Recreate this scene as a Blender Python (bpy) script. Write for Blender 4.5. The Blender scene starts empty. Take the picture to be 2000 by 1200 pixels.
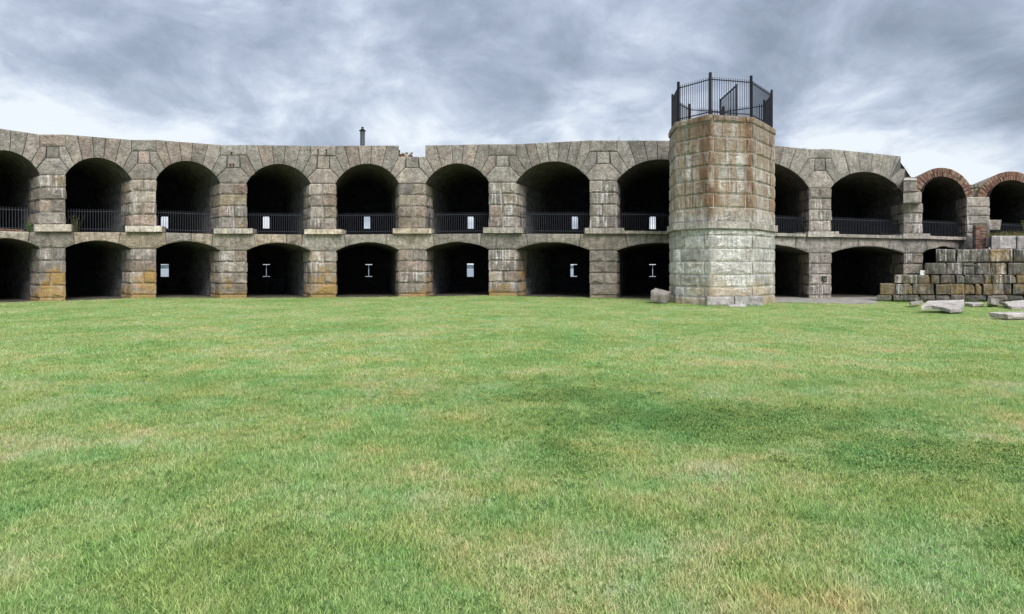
import bpy, bmesh, math, random
import numpy as np
from mathutils import Vector, noise
R = math.radians
rng = random.Random(7)
sc = bpy.context.scene

# ------------------------------------------------------------------ camera, sky, sun, exposure
F = 1200.0            # focal length in photo pixels (photo is 2000 wide)
EYE = 1.9             # eye height
HOR = 521.0           # row of the horizon in the photo
cam = bpy.data.cameras.new('camera'); camo = bpy.data.objects.new('camera', cam)
sc.collection.objects.link(camo); sc.camera = camo
cam.sensor_width = 36; cam.lens = 36*F/2000
cam.shift_y = (HOR-600)/2000.0
cam.clip_start = .1; cam.clip_end = 9000
camo.location = (0, 0, EYE); camo.rotation_euler = (R(90), 0, 0)
sc.view_settings.view_transform = 'Standard'; sc.view_settings.look = 'None'
sc.view_settings.exposure = 1.30; sc.view_settings.gamma = 1
sc.view_settings.use_curve_mapping = False
SUN_EL, SUN_AZ = 50, 154        # azimuth measured from +Y clockwise: behind the camera, a little to the right
sun = bpy.data.lights.new('sun', 'SUN'); suno = bpy.data.objects.new('sun', sun); sc.collection.objects.link(suno)
sun.energy = 1.5; sun.angle = R(35); sun.color = (1.0, .965, .91)
sd = Vector((math.sin(R(SUN_AZ))*math.cos(R(SUN_EL)), math.cos(R(SUN_AZ))*math.cos(R(SUN_EL)), math.sin(R(SUN_EL))))
suno.rotation_euler = (-sd).to_track_quat('-Z', 'Y').to_euler(); suno.location = (-10, -20, 40)
sc.cycles.use_denoising = True
sc.cycles.max_bounces = 5; sc.cycles.diffuse_bounces = 3; sc.cycles.transparent_max_bounces = 8

class NT:
    """small helper for node trees"""
    def __init__(s, nt): s.t = nt; nt.nodes.clear()
    def n(s, typ, ins=None, **kw):
        nd = s.t.nodes.new(typ)
        for k, v in kw.items(): setattr(nd, k, v)
        for k, v in (ins or {}).items():
            if isinstance(v, bpy.types.NodeSocket): s.t.links.new(v, nd.inputs[k])
            else: nd.inputs[k].default_value = v
        return nd
    def math(s, op, a, b=0.0, c=0.0, clamp=False):
        nd = s.n('ShaderNodeMath', {0: a, 1: b, 2: c}, operation=op); nd.use_clamp = clamp; return nd.outputs[0]
    def vm(s, op, a, b=(0, 0, 0)):
        nd = s.n('ShaderNodeVectorMath', {0: a, 1: b}, operation=op)
        return nd.outputs['Value'] if op in ('DOT_PRODUCT', 'LENGTH', 'DISTANCE') else nd.outputs[0]
    def noise(s, vec, scale, detail=4, rough=.55, dist=0.0, col=False):
        nd = s.n('ShaderNodeTexNoise', {'Vector': vec, 'Scale': scale, 'Detail': detail, 'Roughness': rough, 'Distortion': dist})
        return nd.outputs[1 if col else 0]
    def ramp(s, fac, stops, interp='LINEAR'):
        nd = s.n('ShaderNodeValToRGB', {0: fac}); cr = nd.color_ramp; cr.interpolation = interp
        while len(cr.elements) < len(stops): cr.elements.new(.5)
        for e, (p, c) in zip(cr.elements, stops):
            e.position = p; e.color = (c, c, c, 1) if isinstance(c, (int, float)) else (*c, 1)
        return nd.outputs[0]
    def mix(s, fac, a, b, blend='MIX'):
        nd = s.n('ShaderNodeMix', data_type='RGBA', blend_type=blend)
        for i, v in ((0, fac), (6, a), (7, b)):
            if isinstance(v, bpy.types.NodeSocket): s.t.links.new(v, nd.inputs[i])
            elif i == 0: nd.inputs[0].default_value = v
            else: nd.inputs[i].default_value = (*v, 1) if len(v) == 3 else v
        return nd.outputs[2]
    def mapr(s, v, a, b, c=0.0, d=1.0, smooth=True):
        nd = s.n('ShaderNodeMapRange', {0: v, 1: a, 2: b, 3: c, 4: d}); nd.clamp = True
        if smooth: nd.interpolation_type = 'SMOOTHSTEP'
        return nd.outputs[0]

# ---- overcast sky
w = bpy.data.worlds.new('World'); sc.world = w; w.use_nodes = True
T = NT(w.node_tree)
tc = T.n('ShaderNodeTexCoord').outputs['Generated']
sky = T.n('ShaderNodeTexSky', sky_type='NISHITA', sun_disc=False, sun_elevation=R(SUN_EL), sun_rotation=R(SUN_AZ), air_density=1.2, dust_density=2.5)
sep = T.n('ShaderNodeSeparateXYZ', {0: tc})
zz = T.math('MAXIMUM', sep.outputs[2], 0.0)
den = T.math('ADD', zz, .30)
px = T.math('DIVIDE', sep.outputs[0], den); py = T.math('DIVIDE', sep.outputs[1], den)
pl = T.n('ShaderNodeCombineXYZ', {0: px, 1: py, 2: 0.0}).outputs[0]
rot = T.n('ShaderNodeVectorRotate', {'Vector': pl, 'Angle': R(-12)}, rotation_type='Z_AXIS').outputs[0]
st = T.vm('MULTIPLY', rot, (1.0, .80, 1.0))
warp = T.vm('ADD', st, T.vm('MULTIPLY', T.vm('SUBTRACT', T.noise(st, 1.1, 3, .5, col=True), (.5, .5, .5)), (.55, .55, 0)))
big = T.noise(T.vm('ADD', warp, (3.1, 7.7, 0)), 1.35, 11, .56, .0)
med = T.noise(T.vm('ADD', warp, (11.3, 1.7, 4.0)), 4.2, 9, .58, .2)
cl = T.math('ADD', T.math('MULTIPLY', T.math('ADD', T.math('MULTIPLY', big, .58), T.math('MULTIPLY', med, .42)), 1.12), -.05)
def skydir(x, y):
    v = Vector(((x-1000)/F, 1, (HOR-y)/F)).normalized(); return tuple(v)
def lobe(x, y, deg, amt):
    d = T.vm('DOT_PRODUCT', T.vm('NORMALIZE', tc), skydir(x, y))
    return T.math('MULTIPLY', T.mapr(d, math.cos(R(deg)), 1.0), amt)
for x, y, dg, a in ((130, 180, 13, .05), (20, 150, 9, .05), (560, 90, 9, .04), (1640, 150, 15, -.07), (1950, 190, 13, -.06), (1750, 290, 9, .15), (1000, 60, 10, -.02), (820, 265, 9, .08),
                    (1100, 40, 12, .01), (700, 160, 14, -.05), (350, 140, 8, -.03), (20, 10, 8, -.1)):
    cl = T.math('ADD', cl, lobe(x, y, dg, a))
hz = T.mapr(sep.outputs[2], .0, .17, .12, 0.0)
cl = T.math('ADD', T.math('ADD', cl, hz), .012)
cc = T.ramp(cl, [(.36, (.27, .32, .405)), (.44, (.37, .43, .54)), (.50, (.475, .54, .665)), (.56, (.63, .70, .82)), (.64, (.88, .935, 1.0))])
# overcast dome: brighter overhead than near the horizon
up = T.mapr(sep.outputs[2], .30, 1.0, 1.0, 2.2)
cc = T.mix(1.0, cc, T.n('ShaderNodeCombineColor', {0: up, 1: up, 2: up}).outputs[0], 'MULTIPLY')
SKYK = 1/2**1.30
cc = T.mix(1.0, cc, (SKYK/.1*1.0,)*3, 'MULTIPLY')
skc = T.mix(.93, sky.outputs[0], cc)
bg = T.n('ShaderNodeBackground', {'Color': skc, 'Strength': .1})
T.n('ShaderNodeOutputWorld', {0: bg.outputs[0]})

# ------------------------------------------------------------------ materials
def newmat(name):
    m = bpy.data.materials.new(name); m.use_nodes = True; return m, NT(m.node_tree)
def finish(t, col, rough=.9, bump=None, bstr=.5, bdist=.02, metal=0.0, spec=.3):
    b = t.n('ShaderNodeBsdfPrincipled', {'Base Color': col if isinstance(col, bpy.types.NodeSocket) else (*col, 1), 'Roughness': rough, 'Metallic': metal, 'Specular IOR Level': spec})
    if bump is not None:
        bn = t.n('ShaderNodeBump', {'Strength': bstr, 'Distance': bdist, 'Height': bump}); t.t.links.new(bn.outputs[0], b.inputs['Normal'])
    t.n('ShaderNodeOutputMaterial', {0: b.outputs[0]}); return b

def granite(name, tones, lichen=0.0, white=0.0, dark=.3, rust=False, bstr=.8, moss=0.0, warmx=None, tint=(1.065, .975, .92)):
    m, t = newmat(name)
    pos = t.n('ShaderNodeNewGeometry').outputs['Position']
    rnd = t.n('ShaderNodeObjectInfo').outputs['Random']
    sp = t.n('ShaderNodeSeparateXYZ', {0: pos})
    n = len(tones)
    c = t.ramp(rnd, [(i/(n-1) if n > 1 else 0, tones[i]) for i in range(n)])
    if warmx:      # the stone of this stretch of wall is greyer towards one end
        f = t.mapr(t.math('ADD', sp.outputs[0], t.math('MULTIPLY', t.noise(pos, .4, 2), 8)), warmx[0], warmx[1])
        c = t.mix(t.math('MULTIPLY', f, .75), c, warmx[2])
    c = t.mix(1.0, c, t.ramp(t.math('FRACT', t.math('MULTIPLY', rnd, 37.7)), [(0, .74), (.5, 1.0), (1, 1.24)]), 'MULTIPLY')
    # patchy weathering
    n1 = t.noise(pos, 1.3, 6, .6)
    c = t.mix(1.0, c, t.ramp(n1, [(.28, .62), (.5, .98), (.75, 1.28)]), 'MULTIPLY')
    n2 = t.noise(pos, 14, 8, .75)
    c = t.mix(1.0, c, t.ramp(n2, [(.30, .50), (.5, 1.03), (.70, 1.50)]), 'MULTIPLY')
    n3 = t.noise(t.vm('ADD', pos, (9, 2, 6)), 4.2, 5, .62)
    c = t.mix(1.0, c, t.ramp(n3, [(.30, .60), (.5, 1.0), (.70, 1.32)]), 'MULTIPLY')
    # soot and water streaks running down
    stv = t.vm('MULTIPLY', pos, (5.5, 5.5, .55))
    s1 = t.noise(stv, 1.0, 5, .65)
    c = t.mix(t.math('MULTIPLY', t.mapr(s1, .50 if dark < .8 else .46, .68 if dark < .8 else .58), dark), c, (.055, .052, .05))
    if white:
        s2 = t.noise(t.vm('ADD', stv, (31, 5, 2)), 1.15, 6, .7)
        big = t.noise(t.vm('ADD', pos, (5, 9, 1)), .33, 3)
        f = t.math('MULTIPLY', t.mapr(s2, .52, .61), t.mapr(big, .43, .56))
        c = t.mix(t.math('MULTIPLY', f, white), c, (.62, .64, .68))
    if rust:
        # iron stains running down from the railing feet, and an ochre upper half
        ff = None
        for (rx, ry, wd) in rust:
            dx = t.math('SUBTRACT', sp.outputs[0], rx); dy = t.math('SUBTRACT', sp.outputs[1], ry)
            d = t.math('SQRT', t.math('ADD', t.math('MULTIPLY', dx, dx), t.math('MULTIPLY', dy, dy)))
            d = t.math('ADD', d, t.math('MULTIPLY', t.math('SUBTRACT', t.noise(t.vm('MULTIPLY', pos, (4, 4, .8)), 1.0, 5, .6), .5), .5))
            g = t.mapr(d, wd, wd*.35)
            ff = g if ff is None else t.math('MAXIMUM', ff, g)
        hgt = t.mapr(t.math('ADD', sp.outputs[2], t.math('MULTIPLY', t.noise(t.vm('MULTIPLY', pos, (3, 3, .6)), 1.0, 4), 1.2)), 4.4, 5.6)
        och = t.math('MULTIPLY', t.mapr(t.noise(t.vm('MULTIPLY', pos, (2.6, 2.6, .5)), 1.0, 6, .65), .36, .6), hgt)
        c = t.mix(t.math('MULTIPLY', och, .82), c, (.27, .19, .105))
        c = t.mix(t.math('MULTIPLY', t.math('MULTIPLY', hgt, t.mapr(sp.outputs[2], 6.6, 8.6)), .35), c, (.12, .085, .055))
        brk = t.mapr(t.noise(t.vm('MULTIPLY', pos, (3.5, 3.5, 1.3)), 1.0, 7, .7), .36, .56)
        drip = t.math('MULTIPLY', t.mapr(t.noise(t.vm('ADD', t.vm('MULTIPLY', pos, (7.5, 7.5, .42)), (7, 3, 5)), 1.0, 5, .6), .52, .62), .85)
        ff = t.math('MAXIMUM', t.math('MULTIPLY', ff, brk), drip)
        c = t.mix(t.math('MULTIPLY', t.math('MULTIPLY', ff, hgt), .85), c, t.ramp(n2, [(.3, (.07, .032, .02)), (.7, (.20, .095, .045))]))
    if lichen:
        if warmx: lichen = t.math('MULTIPLY', t.mapr(sp.outputs[0], 8, 0), lichen)
        lo = t.mapr(sp.outputs[2], 3.6, .2, .55, 1.0)
        lo2 = t.mapr(sp.outputs[2], .42, .15, 0.0, .40)
        ln = t.noise(t.vm('ADD', pos, (3, 1, 8)), .62, 5, .68)
        f = t.mapr(t.math('ADD', t.math('MULTIPLY', ln, lo), t.math('MULTIPLY', lo2, .45)), .435, .55)
        f = t.math('MULTIPLY', f, t.mapr(n2, .3, .55))
        c = t.mix(t.math('MULTIPLY', f, lichen), c, (.40, .26, .07))
    if moss:
        mn = t.noise(t.vm('ADD', pos, (13, 4, 2)), 1.1, 6, .7)
        c = t.mix(t.math('MULTIPLY', t.mapr(mn, .5, .65), moss), c, (.10, .12, .045))
    c = t.mix(1.0, c, tuple(q*1.25 for q in tint), 'MULTIPLY')
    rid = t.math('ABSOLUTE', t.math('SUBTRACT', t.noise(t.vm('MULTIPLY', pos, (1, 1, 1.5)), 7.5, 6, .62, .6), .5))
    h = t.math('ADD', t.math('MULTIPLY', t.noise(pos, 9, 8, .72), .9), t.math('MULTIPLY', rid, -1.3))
    # darker along the thin lines of the ridge noise
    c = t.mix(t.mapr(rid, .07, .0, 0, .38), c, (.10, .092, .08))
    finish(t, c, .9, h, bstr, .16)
    return m

M = {}
M['stone_pier'] = granite('pier granite', [(.30, .255, .22), (.30, .29, .27), (.325, .28, .21), (.26, .255, .245), (.31, .25, .215), (.36, .34, .305), (.235, .228, .22)], lichen=.9, white=.9, dark=.42, warmx=(0, 14, (.285, .28, .262)))
M['stone_arch'] = granite('arch granite', [(.325, .275, .245), (.30, .29, .27), (.275, .272, .26), (.335, .28, .25), (.31, .305, .29), (.285, .262, .24)], lichen=.12, white=.15, dark=.22, warmx=(-4, 12, (.285, .285, .27)), bstr=.9)
M['stone_band'] = granite('band granite', [(.31, .295, .255), (.28, .275, .255), (.335, .30, .235), (.30, .265, .22)], lichen=.35, white=.25, dark=.4, warmx=(0, 14, (.28, .28, .27)))
M['ledge'] = granite('dressed ledge granite', [(.42, .385, .31), (.40, .39, .355), (.35, .315, .26)], white=.3, dark=.55, bstr=.25, warmx=(8, 16, (.26, .26, .25)))
M['grey_slab'] = granite('grey slab granite', [(.27, .275, .28), (.30, .305, .305)], dark=.3, white=.3, bstr=.35)
M['pale_slab'] = granite('pale slab granite', [(.36, .36, .35), (.32, .32, .31)], dark=.15, bstr=.35)
M['ruin'] = granite('ruin granite', [(.125, .13, .125), (.19, .165, .125), (.18, .185, .175), (.085, .09, .09), (.235, .18, .10), (.14, .13, .12), (.16, .165, .155), (.10, .10, .10)], lichen=.35, white=.75, dark=.95, moss=.4)
M['ruin_dark'] = granite('ruin footing granite', [(.11, .11, .11), (.16, .15, .14), (.13, .12, .10)], white=.5, dark=.7, moss=.3)
M['vault_mortar'] = granite('vault mortar', [(.30, .29, .24), (.26, .26, .22)], dark=.4, moss=.5)

def simple(name, base, var=.25, scale=8, rough=.9, bstr=.4, metal=0.0, spec=.3, bdist=.02):
    m, t = newmat(name)
    pos = t.n('ShaderNodeNewGeometry').outputs['Position']
    n = t.noise(pos, scale, 6, .65)
    c = t.mix(1.0, base, t.ramp(n, [(.25, 1-var*1.6), (.75, 1+var*1.6)]), 'MULTIPLY')
    finish(t, c, rough, n, bstr, bdist, metal, spec); return m
M['mortar'] = simple('lime mortar', (.55, .53, .49), .35, 9)
M['mortar_dark'] = simple('dark joint mortar', (.10, .095, .088), .4, 9)  # darker mortar tone for the arch, belt and brick pillar joints
M['mortar_tower'] = simple('tower mortar', (.60, .58, .54), .35, 6)
M['iron'] = simple('black painted iron', (.008, .009, .013), .3, 20, .6, .1, 0.0, .25)
M['iron_rail'] = simple('weathered railing iron', (.030, .034, .046), .3, 20, .5, .1, 0.0, .5)
M['zinc'] = simple('dark metal flue', (.10, .105, .12), .25, 12, .5, .1, .6, .5)
M['rusty'] = simple('rusted iron', (.12, .06, .04), .4, 20, .9)
M['panel'] = simple('dark shutter iron', (.012, .012, .014), .3, 20, .7)
M['dirt'] = simple('trodden earth', (.085, .072, .058), .4, 3, 1.0, .6, bdist=.05)
M['roof_earth'] = simple('roof earth', (.10, .10, .06), .4, 2, 1.0)
M['path'] = simple('worn stone path', (.26, .245, .22), .35, 2.2, .95, .5, bdist=.04)
M['white_paint'] = simple('white paint', (.75, .75, .74), .04, 10, .6)
M['black_paint'] = simple('black paint', (.02, .02, .02), .1, 10, .7)
M['stalk'] = simple('dry weed', (.13, .13, .06), .5, 30, .9)
M['leaf'] = simple('weed leaf', (.10, .17, .035), .5, 30, .8)
M['heather'] = simple('reddish weed', (.20, .12, .07), .5, 30, .9)
M['shore'] = simple('wooded shore', (.05, .075, .085), .4, .05, 1.0)

def brickmat():
    m, t = newmat('red brick')
    rnd = t.n('ShaderNodeObjectInfo').outputs['Random']
    pos = t.n('ShaderNodeNewGeometry').outputs['Position']
    c = t.ramp(rnd, [(0, (.13, .065, .05)), (.2, (.25, .125, .09)), (.4, (.08, .045, .035)), (.6, (.30, .185, .14)), (.8, (.16, .08, .06)), (1, (.34, .25, .19))])
    n = t.noise(pos, 18, 5, .7)
    c = t.mix(1.0, c, t.ramp(n, [(.3, .65), (.7, 1.3)]), 'MULTIPLY')
    b = t.noise(t.vm('ADD', pos, (2, 2, 9)), 1.3, 4)
    c = t.mix(t.math('MULTIPLY', t.mapr(b, .5, .7), .55), c, (.20, .185, .13))
    finish(t, c, .95, n, .5, .02); return m
M['brick'] = brickmat()

def interior(name, bw, bh, base, mort, gap=.012):  # casemate tones are lowered so the colour carries part of the interior shade
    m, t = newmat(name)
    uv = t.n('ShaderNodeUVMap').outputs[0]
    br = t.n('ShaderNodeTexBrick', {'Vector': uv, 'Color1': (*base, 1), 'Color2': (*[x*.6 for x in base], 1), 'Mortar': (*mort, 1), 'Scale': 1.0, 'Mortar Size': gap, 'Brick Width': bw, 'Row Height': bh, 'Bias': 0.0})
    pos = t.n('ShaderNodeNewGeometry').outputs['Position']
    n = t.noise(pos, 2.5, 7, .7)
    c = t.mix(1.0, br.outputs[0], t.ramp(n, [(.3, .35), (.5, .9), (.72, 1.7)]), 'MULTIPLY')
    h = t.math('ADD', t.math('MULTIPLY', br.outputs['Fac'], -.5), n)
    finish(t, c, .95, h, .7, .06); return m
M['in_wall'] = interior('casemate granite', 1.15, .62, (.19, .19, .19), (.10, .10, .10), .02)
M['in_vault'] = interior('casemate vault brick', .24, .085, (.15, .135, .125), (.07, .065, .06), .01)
M['in_back_shade'] = interior('shade-toned casemate rear wall', 1.0, .55, (.03, .032, .038), (.02, .02, .024), .02)  # near black: the deep shade at the rear is put into this colour

# ------------------------------------------------------------------ object helpers
ROOTLOC = {}
def finish_obj(o, parent):
    sc.collection.objects.link(o)
    if parent is not None:
        o.parent = parent
def world_of(o):
    v = Vector((0, 0, 0))
    while o is not None: v = v + o.location; o = o.parent
    return v
def empty(name, loc, label=None, cat=None, group=None, parent=None):
    o = bpy.data.objects.new(name, None); o.empty_display_size = .3
    sc.collection.objects.link(o)
    if parent is not None: o.parent = parent; o.location = Vector(loc) - world_of(parent)
    else: o.location = loc
    tag(o, label, cat, group); return o
def tag(o, label=None, cat=None, group=None, kind=None):
    if label: o['label'] = label
    if cat: o['category'] = cat
    if group: o['group'] = group
    if kind: o['kind'] = kind
    return o
def link_bm(name, bm, mat, parent=None, origin=None, recalc=True):
    if recalc: bmesh.ops.recalc_face_normals(bm, faces=bm.faces)
    if origin is None:
        vs = [v.co for v in bm.verts]; origin = sum(vs, Vector())/max(1, len(vs))
        origin.z = min(v.z for v in vs)
    bmesh.ops.translate(bm, vec=-origin, verts=bm.verts)
    me = bpy.data.meshes.new(name); bm.to_mesh(me); bm.free()
    for mm in (mat if isinstance(mat, list) else [mat]): me.materials.append(mm)
    o = bpy.data.objects.new(name, me); sc.collection.objects.link(o)
    if parent is not None: o.parent = parent; o.location = origin - world_of(parent)
    else: o.location = origin
    return o
def quad(bm, a, b, c, d, uv=None, mi=0):
    f = bm.faces.new([bm.verts.new(p) for p in (a, b, c, d)]); f.material_index = mi
    if uv:
        l = bm.loops.layers.uv.verify()
        for lp, u in zip(f.loops, uv): lp[l].uv = u
    return f
def box(bm, c, sx, sy, sz, rz=0.0, tilt=0.0):
    cz, s = math.cos(rz), math.sin(rz)
    vs = []
    for dz in (-.5, .5):
        for dx, dy in ((-.5, -.5), (.5, -.5), (.5, .5), (-.5, .5)):
            x, y = dx*sx, dy*sy
            vs.append(bm.verts.new((c[0]+x*cz-y*s, c[1]+x*s+y*cz, c[2]+dz*sz+x*tilt)))
    for f in ((0, 1, 2, 3), (7, 6, 5, 4), (0, 4, 5, 1), (1, 5, 6, 2), (2, 6, 7, 3), (3, 7, 4, 0)):
        bm.faces.new([vs[i] for i in f])
def tube(bm, pts, r, n=6):
    rings = []
    for i, p in enumerate(pts):
        p = Vector(p); a = Vector(pts[max(0, i-1)]); b = Vector(pts[min(len(pts)-1, i+1)])
        d = (b-a).normalized(); u = d.cross(Vector((0, 0, 1)))
        if u.length < .05: u = Vector((1, 0, 0))
        u.normalize(); v = d.cross(u)
        rr = r[i] if isinstance(r, (list, tuple)) else r
        rings.append([bm.verts.new(p+(u*math.cos(k*math.tau/n)+v*math.sin(k*math.tau/n))*rr) for k in range(n)])
    for a, b in zip(rings, rings[1:]):
        for k in range(n): bm.faces.new((a[k], a[(k+1) % n], b[(k+1) % n], b[k]))
    bm.faces.new(rings[0]); bm.faces.new(rings[-1])

def inset2(P, offs):
    n = len(P); out = []
    area = sum(P[i][0]*P[(i+1) % n][1]-P[(i+1) % n][0]*P[i][1] for i in range(n))
    s = 1 if area > 0 else -1
    L = []
    for i in range(n):
        a = P[i]; b = P[(i+1) % n]; d = (b[0]-a[0], b[1]-a[1]); l = math.hypot(*d) or 1e-9
        nx, ny = -d[1]/l*s, d[0]/l*s
        L.append((a[0]+nx*offs[i], a[1]+ny*offs[i], d[0]/l, d[1]/l, nx, ny))
    for i in range(n):
        A = L[i-1]; B = L[i]; cr = A[2]*B[3]-A[3]*B[2]
        if abs(cr) < .12:
            o = (offs[i-1]+offs[i])/2; out.append((P[i][0]+(A[4]+B[4])/2*o, P[i][1]+(A[5]+B[5])/2*o))
        else:
            t = ((B[0]-A[0])*B[3]-(B[1]-A[1])*B[2])/cr
            out.append((A[0]+A[2]*t, A[1]+A[3]*t))
    return out
def patch(bm, P3, n, gaps, margin, bulge, seg=.42):
    """rock-faced stone face: thin drafted margin, then a broken, bulging field. returns outer ring corner points"""
    n = n.normalized(); up = Vector((0, 0, 1)); v = (up - n*up.dot(n))
    if v.length < .2: v = Vector((0, 1, 0)) - n*n.y
    v.normalize(); u = v.cross(n)
    o = P3[0]; P = [((p-o).dot(u), (p-o).dot(v)) for p in P3]
    W = lambda q, d=0.0: o + u*q[0] + v*q[1] + n*d
    m = len(P)
    if not isinstance(gaps, (list, tuple)): gaps = [gaps]*m
    P0 = inset2(P, gaps); P1 = inset2(P, [g+margin for g in gaps])
    cnt = [max(1, min(5, int(math.dist(P0[i], P0[(i+1) % m])/seg+.5))) for i in range(m)]
    r0, r1, r2, r3 = [], [], [], []
    cx = sum(p[0] for p in P1)/m; cy = sum(p[1] for p in P1)/m
    for i in range(m):
        for k in range(cnt[i]):
            t = k/cnt[i]
            a = [P0[i][j]*(1-t)+P0[(i+1) % m][j]*t for j in (0, 1)]
            b = [P1[i][j]*(1-t)+P1[(i+1) % m][j]*t for j in (0, 1)]
            c = (b[0]+(cx-b[0])*.13+rng.uniform(-.012, .012), b[1]+(cy-b[1])*.13+rng.uniform(-.012, .012))
            d = (b[0]+(cx-b[0])*.52+rng.uniform(-.04, .04), b[1]+(cy-b[1])*.52+rng.uniform(-.04, .04))
            r0.append(bm.verts.new(W(a, 0))); r1.append(bm.verts.new(W(b, .004+rng.uniform(0, .004))))
            r2.append(bm.verts.new(W(c, bulge*rng.uniform(.45, 1.1)))); r3.append(bm.verts.new(W(d, bulge*(.95+1.1*noise.noise(W(d)*2.1)+rng.uniform(-.15, .15)))))
    ce = bm.verts.new(W((cx, cy), bulge*(.95+1.1*noise.noise(W((cx, cy))*2.1))))
    N = len(r0)
    for A, B in ((r0, r1), (r1, r2), (r2, r3)):
        for i in range(N): bm.faces.new((A[i], A[(i+1) % N], B[(i+1) % N], B[i]))
    for i in range(N): bm.faces.new((r3[i], r3[(i+1) % N], ce))
    return [W(p) for p in P0]
def poly_normal(P3):
    n = Vector()
    for i in range(len(P3)):
        a = P3[i]; b = P3[(i+1) % len(P3)]
        n += Vector(((a.y-b.y)*(a.z+b.z), (a.z-b.z)*(a.x+b.x), (a.x-b.x)*(a.y+b.y)))
    n.normalize()
    mid = sum(P3, Vector())/len(P3)
    if n.dot(Vector((0, 0, EYE))-mid) < 0: n = -n
    return n
def stone(name, P3, back, mat, parent, gap=.015, margin=.03, bulge=.045, rough=(), gaps=None, proud=0.0, flat=False):
    """one stone: P3 = face outline in world, back = shift vector(s) to its rear outline, rough = edges whose side faces are dressed too"""
    bm = bmesh.new(); n = poly_normal(P3)
    if proud: P3 = [p+n*proud for p in P3]
    if flat: margin, bulge = .012, .006
    C = patch(bm, P3, n, gaps if gaps else gap, margin, bulge)
    m = len(C)
    B = [C[i] + (back[i] if isinstance(back, (list, tuple)) else back) for i in range(m)]
    for i in range(m):
        j = (i+1) % m
        if i in rough:
            side = [C[i], C[j], B[j], B[i]]
            e1 = C[j]-C[i]; e2 = B[i]-C[i]; nn = e1.cross(e2)
            cen = sum(C, Vector())/m
            if nn.length > 1e-6:
                nn.normalize()
                if nn.dot((C[i]+C[j])/2-cen) < 0: nn = -nn
                patch(bm, side, nn, [0, .0, .0, 0], margin*.8, bulge*.9); continue
        quad(bm, C[i], C[j], B[j], B[i])
    bm.faces.new([bm.verts.new(p) for p in B])
    return link_bm(name, bm, mat, parent, recalc=False)

# ------------------------------------------------------------------ the fort front, measured
# pier: left, right column; rows of base, lower springing, ledge underside, ledge top, capital foot, capital head, cap block foot, wall top
PI = [
    (-108, -52, 594, 482, 449, 434, 328, 294, 270, 243),
    (78, 128, 588, 485, 453, 439, 342, 309, 286, 262.5),
    (257, 305, 582, 486.5, 453.5, 442, 351, 319.5, 295.5, 273),
    (430, 482, 582, 490, 457, 447, 358, 328, 303.4, 283),
    (607, 656, 582, 491, 458, 448.5, 359, 330, 305, 284.5),
    (779, 831, 580, 488.6, 457, 447, 359, 328, 306, 284),
    (955, 1008, 578, 488, 456, 445, 356.6, 325, 304, 281.5),
    (1152, 1205, 583, 490, 457, 446, 353.5, 320, 296.5, 274),
    (1372, 1420, 584, 491, 459, 447, 354, 321, 297, 275),
    (1580, 1623, 583, 495, 463.5, 453, 367.5, 333.7, 309.7, 291),
    (1765, 1801, 583, 495.5, 467, 457, 379, 345, 322, 305.5),
    (1888, 1932, 583, 499, 470, 461, 385, 356, 334, 316),
    (2022, 2070, 583, 500, 474, 464, 392, 362, 340, 322),
]
TOPH = 7.3
def zc(i): return F*TOPH/(HOR-PI[i][9])
cen = [((p[0]+p[1])/2, 1/zc(i)) for i, p in enumerate(PI)]
cen[8] = (cen[8][0], 1/35.9)
cen[11] = (cen[11][0], 1/42.2); cen[12] = (cen[12][0], 1/43.2)
def lerp_tab(tab, x):
    if x <= tab[0][0]: return tab[0][1]
    for (a, va), (b, vb) in zip(tab, tab[1:]):
        if x <= b: return va+(vb-va)*(x-a)/(b-a)
    return tab[-1][1]
nodes = []
for p in PI:
    for x in (p[0], p[1]): nodes.append((x, lerp_tab(cen, x)))
def Z(px): return 1/lerp_tab(nodes, px)
def W(px, py, dz=0.0):
    z = Z(px)+dz; return Vector(((px-1000)/F*z, z, EYE+(HOR-py)/F*z))
def Wz(px, py, z): return Vector(((px-1000)/F*z, z, EYE+(HOR-py)/F*z))
gtab = [((p[0]+p[1])/2, EYE-(p[2]-HOR)*Z((p[0]+p[1])/2)/F) for p in PI[:11]] + [(1900, -.12), (2060, -.1)]
def gh(x, y):
    y1 = max(y, 1.0); px = 1000+F*x/y1
    k = min(1, max(0, (y-12)/20)); k = k*k*(3-2*k)
    return (lerp_tab(gtab, px)*k) + .035*noise.noise(Vector((x*.22, y*.22, 0)))*min(1, y/6)
# opening rows
ARCH = {1: (295, 466), 2: (309, 470.6), 3: (315, 472), 4: (321, 475), 5: (320.5, 474), 6: (320, 473), 7: (316, 474), 8: (312, 475), 9: (318, 477), 10: (336.6, 482), 11: (345, 482), 12: (352, 486)}
AX = {1: -50, 2: -46, 3: -41, 4: -30, 5: -15, 6: 5.5, 7: 18, 8: 14, 9: 9, 10: 12, 11: 20, 12: 24}
def axis(i): a = R(AX[max(1, min(12, i))]); return Vector((math.sin(a), math.cos(a), 0))
def prow(i, k, x):      # row k interpolated between pier i and i+1
    a, b = PI[i], PI[i+1]; xa, xb = a[1], b[0]
    t = (x-xa)/(xb-xa); return a[k]+(b[k]-a[k])*t
def arch_y(i, x, upper):   # bay i lies between pier i-1 and i
    a, b = PI[i-1][1], PI[i][0]; c = (a+b)/2; h = (b-a)/2
    k = 6 if upper else 3
    base = prow(i-1, k, x); crown = ARCH[i][0 if upper else 1]; rise = prow(i-1, k, c)-crown
    Rr = (h*h+rise*rise)/(2*rise); dx = min(h, abs(x-c))
    return base-(math.sqrt(Rr*Rr-dx*dx)-(Rr-rise))
def fx(i, f): a, b = PI[i-1][1], PI[i][0]; return a+(b-a)*f
def apt(i, f, upper=True): x = fx(i, f); return (x, arch_y(i, x, upper))
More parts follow.
